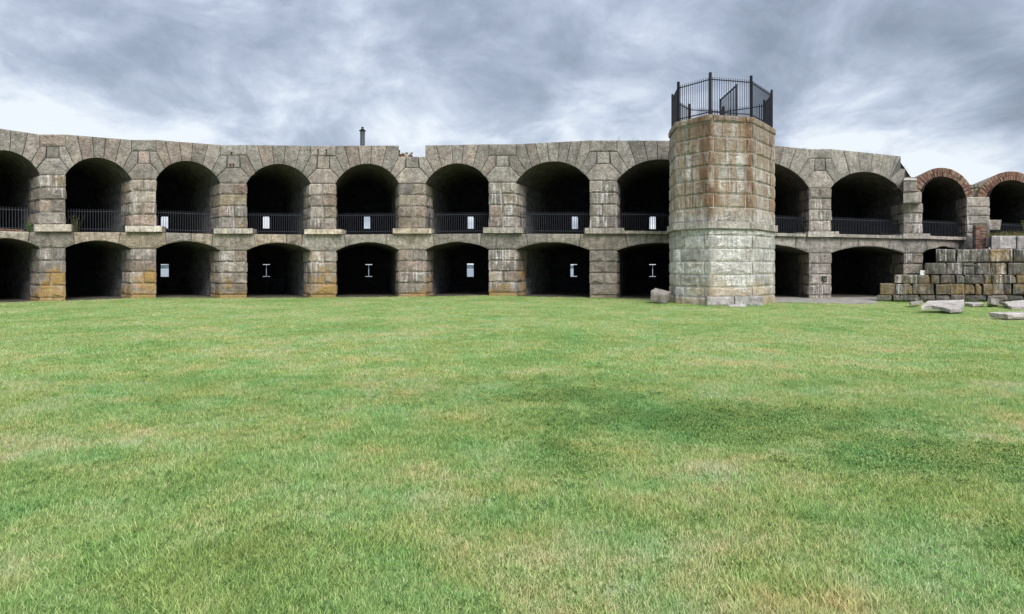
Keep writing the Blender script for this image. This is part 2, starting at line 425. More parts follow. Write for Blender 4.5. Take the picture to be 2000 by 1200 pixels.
def arc(i, f0, f1, upper=True, n=3): return [apt(i, f0+(f1-f0)*k/n, upper) for k in range(n+1)]
def P3(l): return [W(x, y) for x, y in l]

fort = empty('fort_front', W(980, 583), 'long two storey granite fort front with rows of dark arched openings', 'fort')
BACK = Vector((0, .8, 0))
def AXB(i): return axis(i)*.8

# ---- piers: coursed rock-faced blocks
for i in range(0, 13):
    L, Rr, yb, ys, yl, yt, yc, yh, ycap, ytop = PI[i]
    aL, aR = axis(i), axis(i+1)      # left side belongs to bay i, right side to bay i+1
    bm = bmesh.new()
    base_y = yb+18
    def prism(bm, x0, x1, y0, y1, dep, setb=.05):
        a, b, c, d = W(x0, y0), W(x1, y0), W(x1, y1), W(x0, y1)
        n = poly_normal([a, b, c, d])
        ii = (b-a).normalized()*.035
        a, d = a-n*setb+ii, d-n*setb+ii; b, c = b-n*setb-ii, c-n*setb-ii
        sl, sr = aL*dep, aR*dep
        quad(bm, a, b, c, d); quad(bm, a, d, d+sl, a+sl); quad(bm, b, c, c+sr, b+sr); quad(bm, d, c, c+sr, d+sl); quad(bm, a, b, b+sr, a+sl)
    if i >= 11: prism(bm, L, Rr, yb, yc, 1.1)
    else: prism(bm, L, Rr, base_y, yl, 1.1); prism(bm, L, Rr, yt, yc, 1.1)
    core = link_bm('pier', bm, M['mortar'], fort)
    def course(y0, y1, cuts, mat=M['stone_pier'], overL=0, overR=0, bulge=.062, dep=1.05):
        xs = [L-overL]+[L+(Rr-L)*c for c in cuts]+[Rr+overR]
        for k in range(len(xs)-1):
            first, last = k == 0, k == len(xs)-2
            p = P3([(xs[k], y1), (xs[k+1], y1), (xs[k+1], y0), (xs[k], y0)])
            bk = [aL*dep if first else (aL+aR)*.5*dep, aR*dep if last else (aL+aR)*.5*dep, aR*dep if last else (aL+aR)*.5*dep, aL*dep if first else (aL+aR)*.5*dep]
            ro = ([3] if first else [])+([1] if last else [])
            stone('stone_block', p, bk, mat, core, bulge=bulge*rng.uniform(.7, 1.3), rough=ro, proud=rng.uniform(-.008, .02))
        # second stone deep on the jamb that can be seen
        for side in (0, 1):
            rd = ((L if side == 0 else Rr)-1000)/F; a = aL if side == 0 else aR
            vis = (math.atan(rd) > math.atan2(a.x, a.y)+R(4)) if side == 0 else (math.atan(rd) < math.atan2(a.x, a.y)-R(4))
            vis = (side == 0 and math.atan2(a.x, a.y) < math.atan(rd)-R(3)) or (side == 1 and math.atan2(a.x, a.y) > math.atan(rd)+R(3))
            # left face of a pier shows when its bay's axis points further right than the sight line, the right face when further left
            show = (side == 1 and math.atan2(a.x, a.y) > math.atan(rd)+R(2)) or (side == 0 and math.atan2(a.x, a.y) < math.atan(rd)-R(2))
            if not show: continue
            x = L if side == 0 else Rr
            s = a*(dep+.0); e = a*(dep+rng.uniform(.8, 1.2))
            p0, p1 = W(x, y1), W(x, y0)
            inn = (W(Rr, y1)-W(L, y1)).normalized()*(1 if side == 0 else -1)*.25
            stone('stone_block', [p0+s, p0+e, p1+e, p1+s] if side else [p0+e, p0+s, p1+s, p1+e], inn, mat, core, bulge=.05)
    if i < 11:
        # lower pier: plinth and four courses
        yp = yb-6; n = 4; hh = (yp-ys)/n
        course(yb+6, yp, [.5+rng.uniform(-.04, .04)] if i % 2 else [], bulge=.03)
        for r in range(n):
            y1 = yp-hh*r; y0 = y1-hh
            course(y1, y0, [.48+rng.uniform(-.05, .07)] if r in (1, 3) else ([.5] if r == 0 and i in (9, 10) else []), overL=rng.uniform(-.3, .8), overR=rng.uniform(-.3, .8))
    if i <= 9:
        n = 4; hh = (yt-yc)/n
        for r in range(n):
            y1 = yt-hh*r; y0 = y1-hh
            course(y1, y0, [.48+rng.uniform(-.04, .06)] if r in (1, 3) or rng.random() < .25 else [], overL=rng.uniform(-.6, .6), overR=rng.uniform(-.6, .6))
    if i == 10:
        for (y1, y0, cuts, oL, oR) in ((457, 437, [.5], 0, 0), (437, 417, [.5], 0, 0), (417, 397, [], 0, 0)):
            course(y1, y0, cuts, overL=oL, overR=oR)
    if i == 11:
        for (y1, y0, cuts) in ((499, 470, []), (470, 455, [.2]), (455, 439, [.3]), (439, 422, []), (422, 404.5, []), (404.5, 385, [])):
            course(y1, y0, cuts)
    if i == 12:
        for (y1, y0, cuts) in ((470, 440, []), (440, 420, [.4]), (420, 400, [])): course(y1, y0, cuts)
    # projecting dressed ledge block
    if i < 11:
        oL, oR = (10, 13) if i < 8 else (8, 9)
        x0, x1 = L-oL, Rr+oR
        p = P3([(x0, yl), (x1, yl), (x1, yt), (x0, yt)]); n = poly_normal(p)
        stone('ledge_block', p, -n*1.2, M['ledge'], fort, flat=True, proud=.26, gap=.002, rough=())

# ---- upper walls: capitals, cap blocks, fans of voussoirs
def vstone(name, pts, mat, parent, bulge=.018, back=BACK, proud=None, **k):
    return stone(name, P3(pts), back, mat, parent, bulge=bulge, margin=.022, gap=.019, proud=rng.uniform(-.006, .016) if proud is None else proud, **k)
for i in range(0, 10):
    L, Rr, yb, ys, yl, yt, yc, yh, ycap, ytop = PI[i]
    if i == 0: continue
    left = arc(i, .943, 1.0, True, 2)       # hugging bay i (to the left)
    right = arc(i+1, 0.0, .057, True, 2)
    q = (Rr-L)*.22
    hexp = [(L, yc), (Rr, yc)]+right[1:]+[(Rr-q, yh), (L+q, yh)]+left[:-1]
    hb = [AXB(i), AXB(i+1)]+[AXB(i+1)]*3+[AXB(i)]*3
    vstone('capital_stone', hexp, M['stone_arch'], fort, bulge=.03, back=hb[:len(hexp)])
    q2 = (Rr-L)*.27
    vstone('stone_block', [(L+q2, yh), (Rr-q2, yh), (Rr-q2, ycap), (L+q2, ycap)], M['stone_arch'], fort)
    if i != 5: vstone('cap_block', [(L, ycap), (Rr, ycap), (Rr, ytop), (L, ytop)], M['stone_arch'], fort, bulge=.04)
    # the pentagon stones that lean on the capital
    vstone('voussoir', [(Rr-q, yh), (Rr-q2, ycap), (Rr, ycap), apt(i+1, .135), apt(i+1, .057)][::-1], M['stone_arch'], fort, back=AXB(i+1))
    vstone('voussoir', [(L+q, yh), apt(i, .943), apt(i, .865), (L, ycap), (L+q2, ycap)][::-1], M['stone_arch'], fort, back=AXB(i))
TOPF = {7: [.105, .27, .43, .58, .74, .885], 10: [.17, .36, .56, .74, .90], 8: [.13, .30, .47, .64, .83], 9: [.13, .33, .52, .70, .86]}
for i in range(1, 11):
    a, b = PI[i-1], PI[i]
    tf = TOPF.get(i, [.135, .355, .565, .815] if i % 2 else [.17, .40, .60, .84])
    tf = [t+rng.uniform(-.012, .012) for t in tf]
    tops = [0.0]+tf+[1.0]
    af = [.135]+[.5+(t-.5)*(.70+.10*abs(t-.5)) for t in tf]+[.865]
    core = bmesh.new()
    for k in range(len(tops)-1):
        t0, t1, f0, f1 = tops[k], tops[k+1], af[k], af[k+1]
        if i == 10 and k == len(tops)-2: t1 = .965; f1 = .80
        pts = [(fx(i, t0), prow(i-1, 9, fx(i, t0))), (fx(i, t1), prow(i-1, 9, fx(i, t1)))]
        if k == len(tops)-2 and i != 10: pts += [(b[0], b[8])]
        pts += arc(i, f1, f0, True, 2)
        if k == 0: pts += [(a[1], a[8])]
        vstone('voussoir', pts, M['stone_arch'], fort, back=AXB(i))
        # joint mortar behind
    NS = 24
    for s in range(NS):
        f0, f1 = s/NS, (s+1)/NS
        x0, x1 = fx(i, f0), fx(i, f1)
        if i == 10 and f1 > .96: continue
        P = [W(x0, arch_y(i, x0, True)-.6, .05), W(x1, arch_y(i, x1, True)-.6, .05), W(x1, prow(i-1, 9, x1)+1, .05), W(x0, prow(i-1, 9, x0)+1, .05)]
        quad(core, *P); sh = axis(i)*1.0
        quad(core, P[0], P[1], P[1]+sh, P[0]+sh); quad(core, P[2], P[3], P[3]+sh, P[2]+sh)
    if i < 10:      # behind the capital of the pier on the right
        l, r = b[0], b[1]
        tp = (b[8] if i == 5 else b[9])+1
        P = [W(l, b[6], .05), W(r, b[6], .05), W(r, tp, .05), W(l, tp, .05)]; quad(core, *P)
        sh = Vector((0, 1, 0)); quad(core, P[2], P[3], P[3]+sh, P[2]+sh)
        quad(core, P[0], P[1], P[1]+axis(i+1), P[0]+axis(i))
    link_bm('spandrel_core', core, M['mortar_dark'], fort)
# broken right end of bay 10
vstone('voussoir', [(fx(10, .965), 329), (1768, 331), (1766, 352), (1761, 366), apt(10, .88), apt(10, .80)], M['stone_arch'], fort, back=AXB(10))
vstone('voussoir', [apt(10, .88), (1761, 366), (1766, 352), (1770, 358), (1766, 379), apt(10, .985)], M['stone_arch'], fort, back=AXB(10))

# ---- belt course above the lower arches
for i in range(1, 12):
    a, b = PI[i-1], PI[i]
    core = bmesh.new(); NS = 18
    for s in range(NS):
        x0, x1 = fx(i, s/NS), fx(i, (s+1)/NS)
        P = [W(x0, arch_y(i, x0, False)-.5, .05), W(x1, arch_y(i, x1, False)-.5, .05), W(x1, prow(i-1, 4, x1)+.3, .05), W(x0, prow(i-1, 4, x0)+.3, .05)]
        quad(core, *P); sh = axis(i)*1.0
        quad(core, P[0], P[1], P[1]+sh, P[0]+sh); quad(core, P[2], P[3], P[3]+sh, P[2]+sh)
    link_bm('belt_core', core, M['mortar_dark'], fort)
J = {}
for i in range(1, 12):
    l = .13+rng.uniform(-.02, .04); r = .84+rng.uniform(-.05, .03)
    mids = {4: [.62], 6: [.80], 8: [.35], 3: [.55], 7: [.42], 10: [.38]}.get(i, [])
    J[i] = (l, r)
    cuts = [l]+[m for m in mids if l+.15 < m < r-.08]+[r]
    for k in range(len(cuts)-1):
        f0, f1 = cuts[k], cuts[k+1]
        sk = .025
        x0, x1 = fx(i, f0-(sk if k == 0 else 0)), fx(i, f1+(sk if k == len(cuts)-2 else 0))
        pts = [(x0, prow(i-1, 4, x0)), (x1, prow(i-1, 4, x1))]+arc(i, f1, f0, False, 4)
        vstone('lintel_stone', pts, M['stone_band'], fort, bulge=.03, proud=.0, back=AXB(i))
for i in range(1, 11):
    L, Rr, yb, ys, yl = PI[i][:5]
    xl, xr = fx(i, J[i][1]+.025), fx(i+1, J[i+1][0]-.025)
    pts = [(L, ys), (Rr, ys)]+arc(i+1, 0, J[i+1][0], False, 3)[1:]+[(xr, prow(i, 4, xr)), (xl, prow(i-1, 4, xl))]+arc(i, J[i][1], 1.0, False, 3)[:-1]
    vstone('springer_stone', pts, M['stone_band'], fort, bulge=.045, proud=.01, back=[AXB(i), AXB(i+1)]+[AXB(i+1)]*4+[AXB(i)]*(len(pts)-6))
# thin ledge running between the blocks in the right-hand bays
for i, (x0, x1) in {8: (1214, 1362), 9: (1430, 1570), 10: (1632, 1757), 11: (1810, 1886)}.items():
    y0a, y0b = prow(i-1, 4, x0), prow(i-1, 4, x1)
    p = P3([(x0, y0a), (x1, y0b), (x1, y0b-6), (x0, y0a-6)]); n = poly_normal(p)
    stone('ledge_block', p, -n*1.2, M['ledge'], fort, flat=True, proud=.20, gap=.002)

# ---- casemates behind the openings
D = 8.0
SLU = {3: 322, 4: 520, 5: 717, 6: 919, 7: 1122, 8: 1275, 11: 1826}
SLL = {3: 322, 4: 520, 5: 720, 6: 918, 7: 1120, 8: 1275}
for i in range(1, 13):
    d = axis(i); a, b = PI[i-1], PI[i]
    for upper in (True, False):
        if i == 12 and not upper: continue
        if upper: fy_l, fy_r = a[4]-.5, b[4]-.5
        else: fy_l, fy_r = a[2]+6, b[2]+6
        ks = 6 if upper else 3
        FL, FR = W(a[1], fy_l), W(b[0], fy_r)
        zf = FL.z if upper else None
        bm = bmesh.new(); s0 = d*.06; e = d*D
        SL, SR = W(a[1], a[ks]), W(b[0], b[ks])
        for (lo, hi) in ((FL, SL), (FR, SR)):
            H = hi.z-lo.z; NS = 4
            for k in range(NS):
                u0, u1 = D*k/NS, D*(k+1)/NS
                A, B = d*max(.06, u0), d*u1
                quad(bm, lo+A, lo+B, hi+B, hi+A, [(u0, 0), (u1, 0), (u1, H), (u0, H)], 0)
        n = 14; pts = arc(i, 0, 1, upper, n); acc = 0.0
        for k in range(n):
            p, q = W(*pts[k]), W(*pts[k+1]); l = (q-p).length
            quad(bm, p+s0, q+s0, q+e, p+e, [(acc, 0), (acc+l, 0), (acc+l, D), (acc, D)], 1); acc += l
        # floor
        quad(bm, FL, FR, FR+e, FL+e, [(0, 0), (3, 0), (3, 7), (0, 7)], 3)
        shell = link_bm('casemate_vault' if upper else 'casemate_chamber', bm, [M['in_wall'], M['in_vault'], M['in_back_shade'], M['dirt']], fort, recalc=False)
        # rear wall pierced by a slit
        bm = bmesh.new()
        BL, BR = FL+e, FR+e
        zt = max(W(*p).z for p in pts)+.4; zb = min(BL.z, BR.z)-.1
        BL = Vector((BL.x, BL.y, zb)); BR = Vector((BR.x, BR.y, zb)); wid = (BR-BL).length; U = (BR-BL)/wid
        slit = (SLU if upper else SLL).get(i)
        def rw(u0, u1, z0, z1, th=.0):
            p0, p1 = BL+U*u0, BL+U*u1
            quad(bm, Vector((p0.x, p0.y, z0)), Vector((p1.x, p1.y, z0)), Vector((p1.x, p1.y, z1)), Vector((p0.x, p0.y, z1)), [(u0, z0), (u1, z0), (u1, z1), (u0, z1)])
        if slit is None:
            rw(-.3, wid+.3, zb, zt)
        else:
            sl = (slit-1000)/F
            t = (sl*BL.y-BL.x)/(U.x-sl*U.y); pc = BL+U*t; zz_ = pc.y
            def hy(y): return EYE+(HOR-y)/F*zz_
            hw = (7.0 if not upper else (6.5 if i < 11 else 2.6))*zz_/F
            if upper: z0, z1 = hy(446.5+(i-4)*.3 if i < 9 else 455.5), hy(423.0 if i < 9 else 437)
            else: z0, z1 = hy(541), hy(516.5 if i != 6 else 515)
            rw(-.3, t-hw, zb, zt); rw(t+hw, wid+.3, zb, zt); rw(t-hw, t+hw, zb, z0); rw(t-hw, t+hw, z1, zt)
            # reveal of the slit, 0.3 m thick, arched head
            c = [BL+U*(t-hw), BL+U*(t+hw)]
            dn = Vector((-U.y, U.x, 0)); dn = dn if dn.y > 0 else -dn
            rv = (d*.6+dn*.4)*.3
            A = Vector((c[0].x, c[0].y, z0)); B = Vector((c[1].x, c[1].y, z0)); C2 = Vector((c[1].x, c[1].y, z1)); D2 = Vector((c[0].x, c[0].y, z1))
            for p, q in ((A, B), (B, C2), (C2, D2), (D2, A)): quad(bm, p, q, q+rv, p+rv, [(0, 0), (.4, 0), (.4, .3), (0, .3)])
            if upper:     # spandrels of the little arched head
                for sx, P0_ in ((1, D2), (-1, C2)):
                    r = hw*.55; prev = P0_-Vector((0, 0, r))
                    for kk in range(1, 5):
                        an = kk/4*math.pi/2
                        cur = P0_+U*sx*(r-r*math.cos(an))+Vector((0, 0, -r+r*math.sin(an)))
                        f = bm.faces.new([bm.verts.new(v_) for v_ in (P0_, prev, cur)]); prev = cur
        rear = link_bm('rear_wall', bm, M['in_back_shade'], fort, recalc=False)
        if slit is not None and not upper and i in (4, 5, 7, 8):
            # iron shutters standing in the slit, bright gaps left round them
            hh_ = z1-z0; off = dn*.02
            gapm = {4: (.045, .04), 5: (.05, .05), 8: (.05, .05), 7: (.07, .04)}[i]
            for s in ((-1, 1) if i != 7 else (1,)):
                bm = bmesh.new()
                u0, u1 = (t-hw*1.05, t-hw*.09) if s < 0 else (t+hw*(.09 if i != 7 else 0), t+hw*1.05)
                for dd in (0, .03):
                    p0, p1 = BL+U*u0+off+dn*dd, BL+U*u1+off+dn*dd
                    za, zb2 = z0+hh_*gapm[0], z1-hh_*gapm[1]
                    quad(bm, Vector((p0.x, p0.y, za)), Vector((p1.x, p1.y, za)), Vector((p1.x, p1.y, zb2)), Vector((p0.x, p0.y, zb2)))
                link_bm('shutter', bm, M['panel'], fort)

# roof over the casemates
bm = bmesh.new()
xs = [n_[0] for n_ in nodes if n_[0] <= 1765]
for x0, x1 in zip(xs, xs[1:]):
    i0 = W(x0, HOR); i1 = W(x1, HOR)
    h = 8.55 if (x0 >= 779 and x1 <= 831) else 9.0
    o0 = Vector((i0.x*1.28, i0.y*1.25, h)); o1 = Vector((i1.x*1.28, i1.y*1.25, h))
    a_, b_ = Vector((i0.x, i0.y+.5, h)), Vector((i1.x, i1.y+.5, h))
    quad(bm, a_, b_, o1, o0)
link_bm('roof', bm, M['roof_earth'], fort)
tag(fort.children[-1], kind='structure') if False else None
# iron pins left in the wall
for (x, y0, y1) in ((621, 303, 292), (637.5, 303, 292), (452, 302, 297), (450, 325, 320), (456, 325, 320)):
    bm = bmesh.new(); tube(bm, [W(x, y0, -.07), W(x+.3, (y0+y1)/2, -.10), W(x, y1+1.5, -.07)], .035, 6); tube(bm, [W(x, y1+1.5, -.07), W(x, y1, -.1)], .055, 6)
    link_bm('iron_pin', bm, M['rusty'], fort)
# bricks of a chimney stub showing in the gap of the parapet
bm_ = bmesh.new()
stub = empty('brick_stub', Wz(790, 306, 38.2), 'broken red brick stub showing in the gap of the parapet', 'masonry')
for r in range(4):
    for c in range(6):
        if r == 3 and c in (0, 4): continue
        b_ = bmesh.new(); p = Wz(779+c*4.6+(r % 2)*2.1, 308.2-r*2.9, 38.2); box(b_, p, .135, .12, .078, rng.uniform(-.05, .05))
        link_bm('brick', b_, M['brick'] if rng.random() < .8 else M['mortar'], stub)

# ------------------------------------------------------------------ railings in the upper openings
def place_copy(me, name, parent, loc, scale=None, rot=None):
    o = bpy.data.objects.new(name, me); sc.collection.objects.link(o); o.parent = parent
    o.location = Vector(loc)-world_of(parent)
    if scale: o.scale = scale
    if rot: o.rotation_euler = rot
    return o
bm = bmesh.new(); box(bm, (0, 0, .5), .02, .02, 1.0)
bv = bm.verts.new((0, 0, 1.06)); tops_ = [v for v in bm.verts if v.co.z > .99 and v is not bv]
bm.to_mesh(bar_me := bpy.data.meshes.new('bar')); bm.free(); bar_me.materials.append(M['iron_rail'])
bar_black = bar_me.copy(); bar_black.materials.clear(); bar_black.materials.append(M['iron'])
RL = {1: 'black iron railing in the upper arch cut off at the far left', 2: 'black railing with a dark creeper at its left end, second upper arch from left',
      3: 'black railing in the third upper arch, bright slit behind its left end', 4: 'black railing in the fourth upper arch, bright slit just left of its middle',
      5: 'black iron railing in the upper arch right below the metal roof flue', 6: 'black iron railing in the upper arch just right of the parapet gap',
      7: 'black iron railing in the widest whole upper arch, second to the left of the tower', 8: 'black iron railing in the upper arch half hidden by the left side of the tower',
      9: 'black iron railing in the narrow strip of upper arch right of the tower', 10: 'black iron railing in the last whole granite arch left of the brick arches',
      11: 'black iron railing below the first brick arch', 12: 'black iron railing below the brick arch at the far right edge'}
for i in range(1, 13):
    d = axis(i); a, b = PI[i-1], PI[i]
    A, B = W(a[1], a[4]-.5)+d*.75, W(b[0], b[4]-.5)+d*.75
    if i == 1: A = A+(B-A)*.2
    t = empty('railing', A, RL[i], 'railing', 'iron railings in the upper openings')
    U = (B-A); wid = U.length; ang = math.atan2(U.y, U.x)
    n = int(wid/.128)
    for nm, zr in (('top_rail', 1.17), ('bottom_rail', .17)):
        bm = bmesh.new(); tube(bm, [A+Vector((0, 0, zr)), B+Vector((0, 0, zr))], .019, 4); link_bm(nm, bm, M['iron_rail'], t)
    for k in range(n+1):
        place_copy(bar_me, 'bar', t, A+U*(k/n), (1, 1, 1.32), (0, 0, ang))
    for k in (0,):
        bm = bmesh.new(); q = A+U*((k+.5)/n); box(bm, (q.x, q.y+.03, q.z+.66), .032, .032, 1.32, ang); link_bm('post', bm, M['iron_rail'], t)

# ------------------------------------------------------------------ the stair tower
def tv(px_, z_): return Vector(((px_-1000)/F*z_, z_, 0))
TV = [tv(1308, 33.6), tv(1320, 31.2), tv(1386, 29.6), tv(1471, 30.15), tv(1513, 32.7), tv(1497, 34.8), Vector((12.5, 36.3, 0)), Vector((10.2, 35.7, 0))]
TC = sum(TV, Vector())/8
tower = empty('stair_tower', (TC.x, TC.y, 0), 'tall eight-sided granite tower with rust-streaked upper half standing before the fort', 'tower')
M['stone_tower'] = granite('tower granite', [(.44, .44, .43), (.40, .40, .395), (.47, .465, .46), (.41, .40, .375)], lichen=.5, white=.8, dark=.30, tint=(1.14, 1.09, 1.03),
                           rust=[(TV[2].x-.15, TV[2].y, .85), (TV[3].x-.25, TV[3].y, .42), (TV[4].x-.5, TV[4].y-.6, .3)], bstr=.75)
HC = [-.25, .40, .90, 1.50, 2.14, 2.78, 3.42, 3.74]
HU = [4.08, 4.76, 5.42, 6.10, 6.78, 7.46, 8.16, 8.90]
bm = bmesh.new()
def ringpts(s, h): return [Vector((TC.x+(v.x-TC.x)*s, TC.y+(v.y-TC.y)*s, h)) for v in TV]
def tprism(bm, s, h0, h1):
    a, b = ringpts(s, h0), ringpts(s, h1)
    for k in range(8): quad(bm, a[k], a[(k+1) % 8], b[(k+1) % 8], b[k])
    bm.faces.new([bm.verts.new(p) for p in b]); bm.faces.new([bm.verts.new(p) for p in a[::-1]])
tprism(bm, .990, -.3, 9.1)
link_bm('tower_core', bm, M['mortar_tower'], tower)
def up(v, h): return Vector((v.x, v.y, h))
def outn(a, b):
    e = b-a; n = Vector((e.y, -e.x, 0)).normalized()
    if n.dot((a+b)/2-TC) < 0: n = -n
    return n
def tcourse(h0, h1, alt, mat, name='stone_block', s=1.0, flat=False, bulge=.042, vis=range(-1, 5)):
    V = [Vector((TC.x+(v.x-TC.x)*s, TC.y+(v.y-TC.y)*s, 0)) for v in TV]
    q = {}
    for k in range(8):
        Lk = (V[(k+1) % 8]-V[k]).length
        lo = (.30 if alt else .55)/Lk; hi = 1-(.60 if alt else .30)/Lk
        if k == 2: lo, hi = ((.09, .83) if alt else (.02, .98))
        q[k] = (min(.4, lo), max(.6, hi))
    for k in range(8):
        a, b = V[k], V[(k+1) % 8]; n = outn(a, b); back = -n*.45
        m0, m1 = a+(b-a)*q[k][0], a+(b-a)*q[k][1]
        P = [up(m0, h0), up(m1, h0), up(m1, h1), up(m0, h1)]
        if flat:
            stone(name, P, back, mat, tower, flat=True, gap=.003)
        else: stone(name, P, back, mat, tower, gap=.023, bulge=bulge*rng.uniform(.6, 1.3), margin=.03, proud=rng.uniform(-.01, .015))
        # corner stone wrapping round vertex k+1
        nb = V[(k+2) % 8]; n2 = outn(b, nb); m2 = b+(nb-b)*q[(k+1) % 8][0]
        bm = bmesh.new(); g = .023 if not flat else .003
        mg, bl = (.03, bulge*rng.uniform(.5, 1.1)) if not flat else (.01, .004)
        C1 = patch(bm, [up(m1, h0), up(b, h0), up(b, h1), up(m1, h1)], n, [g, 0, g, g], mg, bl)
        C2 = patch(bm, [up(b, h0), up(m2, h0), up(m2, h1), up(b, h1)], n2, [g, g, g, 0], mg, bl)
        for C, bk in ((C1, -n*.3), (C2, -n2*.3)):
            for j in range(4): quad(bm, C[j], C[(j+1) % 4], C[(j+1) % 4]+bk, C[j]+bk)
        link_bm('corner_stone' if not flat else name, bm, mat, tower, recalc=False)
for r in range(7): tcourse(HC[r], HC[r+1], r % 2 == 0, M['stone_tower'])
tcourse(3.74, 4.08, True, M['ledge'], 'ledge_block', s=1.055, flat=True)
for r in range(7): tcourse(HU[r], HU[r+1], r % 2 == 1, M['stone_tower'])
tcourse(8.90, 9.24, True, M['stone_tower'], 'coping_stone', s=1.02, bulge=.035)
bm = bmesh.new(); a_ = ringpts(1.05, 3.76); bm.faces.new([bm.verts.new(p) for p in ringpts(1.052, 4.07)]); bm.faces.new([bm.verts.new(p) for p in ringpts(1.052, 3.75)])
bm.faces.new([bm.verts.new(p) for p in ringpts(1.0, 9.2)])
link_bm('tower_deck', bm, M['ledge'], tower)
# grey footing slabs leaning at the tower foot
for (x0, x1, y0, y1, z_) in ((1381, 1434, 597.5, 579, 29.35), (1435, 1491, 598, 578, 29.75), (1424, 1458, 602, 595, 28.9)):
    p = [Wz(x0, y0, z_), Wz(x1, y0, z_+.25), Wz(x1, y1, z_+.3), Wz(x0, y1+1, z_+.05)]
    stone('footing_slab', p, Vector((0, .35, 0)), M['grey_slab'], tower, bulge=.02)

# railing on the tower
fence = empty('tower_railing', (TC.x, TC.y, 9.24), 'tall black iron picket fence ringing the top of the tower', 'railing')
FV = [Vector((TC.x+(v.x-TC.x)*.945, TC.y+(v.y-TC.y)*.945, 0)) for v in TV]
for k in range(8):
    a, b = FV[k], FV[(k+1) % 8]; e = b-a; l = e.length; ang = math.atan2(e.y, e.x)
    bm = bmesh.new(); box(bm, (a.x, a.y, 10.27), .105, .105, 2.08, ang); link_bm('post', bm, M['iron'], fence)
    for nm, zr in (('top_rail', 10.98), ('bottom_rail', 9.40)):
        bm = bmesh.new(); m_ = (a+b)/2; box(bm, (m_.x, m_.y, zr), l, .035, .045, ang); link_bm(nm, bm, M['iron'], fence)
    n = max(6, int(l/.122))
    for j in range(1, n):
        o = place_copy(bar_black, 'bar', fence, up(a+e*(j/n), 9.27), (1, 1, 1.84), (0, 0, ang))
# open gate leaf standing inside the railing
A = Wz(1438, 155, 30.9); B = Wz(1407, 187, 33.6); A.z = 11.02; B.z = 11.02
gate = empty('gate_leaf', (A.x, A.y, 9.24), 'open iron picket gate standing crosswise inside the railing on top of the tower', 'gate')
e = B-A; ang = math.atan2(e.y, e.x); l = e.length
for nm, zr in (('top_rail', 11.0), ('bottom_rail', 9.4)):
    bm = bmesh.new(); m_ = (A+B)/2; box(bm, (m_.x, m_.y, zr), l, .06, .06, ang); link_bm(nm, bm, M['iron'], gate)
for q in (A, B):
    bm = bmesh.new(); box(bm, (q.x, q.y, 10.15), .07, .07, 1.85, ang); link_bm('post', bm, M['iron'], gate)
for j in range(1, 20): place_copy(bar_black, 'bar', gate, up(A+e*(j/20), 9.3), (.9, .9, 1.72), (0, 0, ang))

# ------------------------------------------------------------------ brick arches of the stripped bays
def brick_arch(label, xa, xb, ycrown, yspr, i, thick=17.0, zoff=.35):
    root = empty('brick_arch', W((xa+xb)/2, PI[i][4]), label, 'arch')
    cx = (xa+xb)/2; a = (xb-xa)/2; r = yspr-ycrown; Rr = (a*a+r*r)/(2*r); cy = ycrown+Rr
    z = Z(cx)+zoff; k = F/z; Rm = Rr/k; th = thick/k
    d = axis(i); C = Wz(cx, cy, z)
    fdir = (W(xb, HOR)-W(xa, HOR)); fdir.z = 0; fdir.normalize()
    kx = (xb-xa)/k/2/((W(xb, HOR)-W(xa, HOR)).length/2); sxx = 1/kx
    half = math.asin(min(1, a/Rr))+.10
    def pt(rad, an, dep=0.0): return C+fdir*(math.sin(an)*rad*sxx)+Vector((0, 0, math.cos(an)*rad))+d*dep
    # wedge bricks, two rings on edge
    for ring in (0, 1):
        r0 = Rm+ring*th*.5+.006; r1 = Rm+(ring+1)*th*.5-.006
        n = int(2*half*(r0+r1)/2/.115)
        for j in range(n):
            a0 = -half+2*half*j/n; a1 = -half+2*half*(j+1)/n-.024/r0
            bm = bmesh.new(); pr = rng.uniform(-.05, .03)
            c = [pt(r0, a0, pr), pt(r0, a1, pr), pt(r1+rng.uniform(-.01, .01), a1, pr), pt(r1, a0, pr)]; bk = d*.2
            quad(bm, *c)
            for q in range(4): quad(bm, c[q], c[(q+1) % 4], c[(q+1) % 4]+bk, c[q]+bk)
            link_bm('brick', bm, M['brick'], root)
    bm = bmesh.new(); n = 26
    for j in range(n):
        a0 = -half+2*half*j/n; a1 = -half+2*half*(j+1)/n
        quad(bm, pt(Rm+.01, a0, .06), pt(Rm+.01, a1, .06), pt(Rm+th-.01, a1, .06), pt(Rm+th-.01, a0, .06))
        quad(bm, pt(Rm+th-.01, a0, .03), pt(Rm+th-.01, a1, .03), pt(Rm+th+.03, a1, 7.0), pt(Rm+th+.03, a0, 7.0))
    link_bm('mortar_shell', bm, M['vault_mortar'], root, recalc=False)
    bm = bmesh.new()
    for j in range(n):
        a0 = -half+2*half*j/n; a1 = -half+2*half*(j+1)/n
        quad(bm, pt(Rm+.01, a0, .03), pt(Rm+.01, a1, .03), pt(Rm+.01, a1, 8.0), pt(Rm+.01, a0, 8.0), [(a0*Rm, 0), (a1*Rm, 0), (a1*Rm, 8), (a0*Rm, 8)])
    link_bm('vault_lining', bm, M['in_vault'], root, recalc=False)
brick_arch('rounded red brick arch directly right of the granite wall end', 1797, 1886, 345, 382, 11)
brick_arch('rounded red brick arch cut off by the far right of the ruin', 1927, 2026, 352, 386, 12)
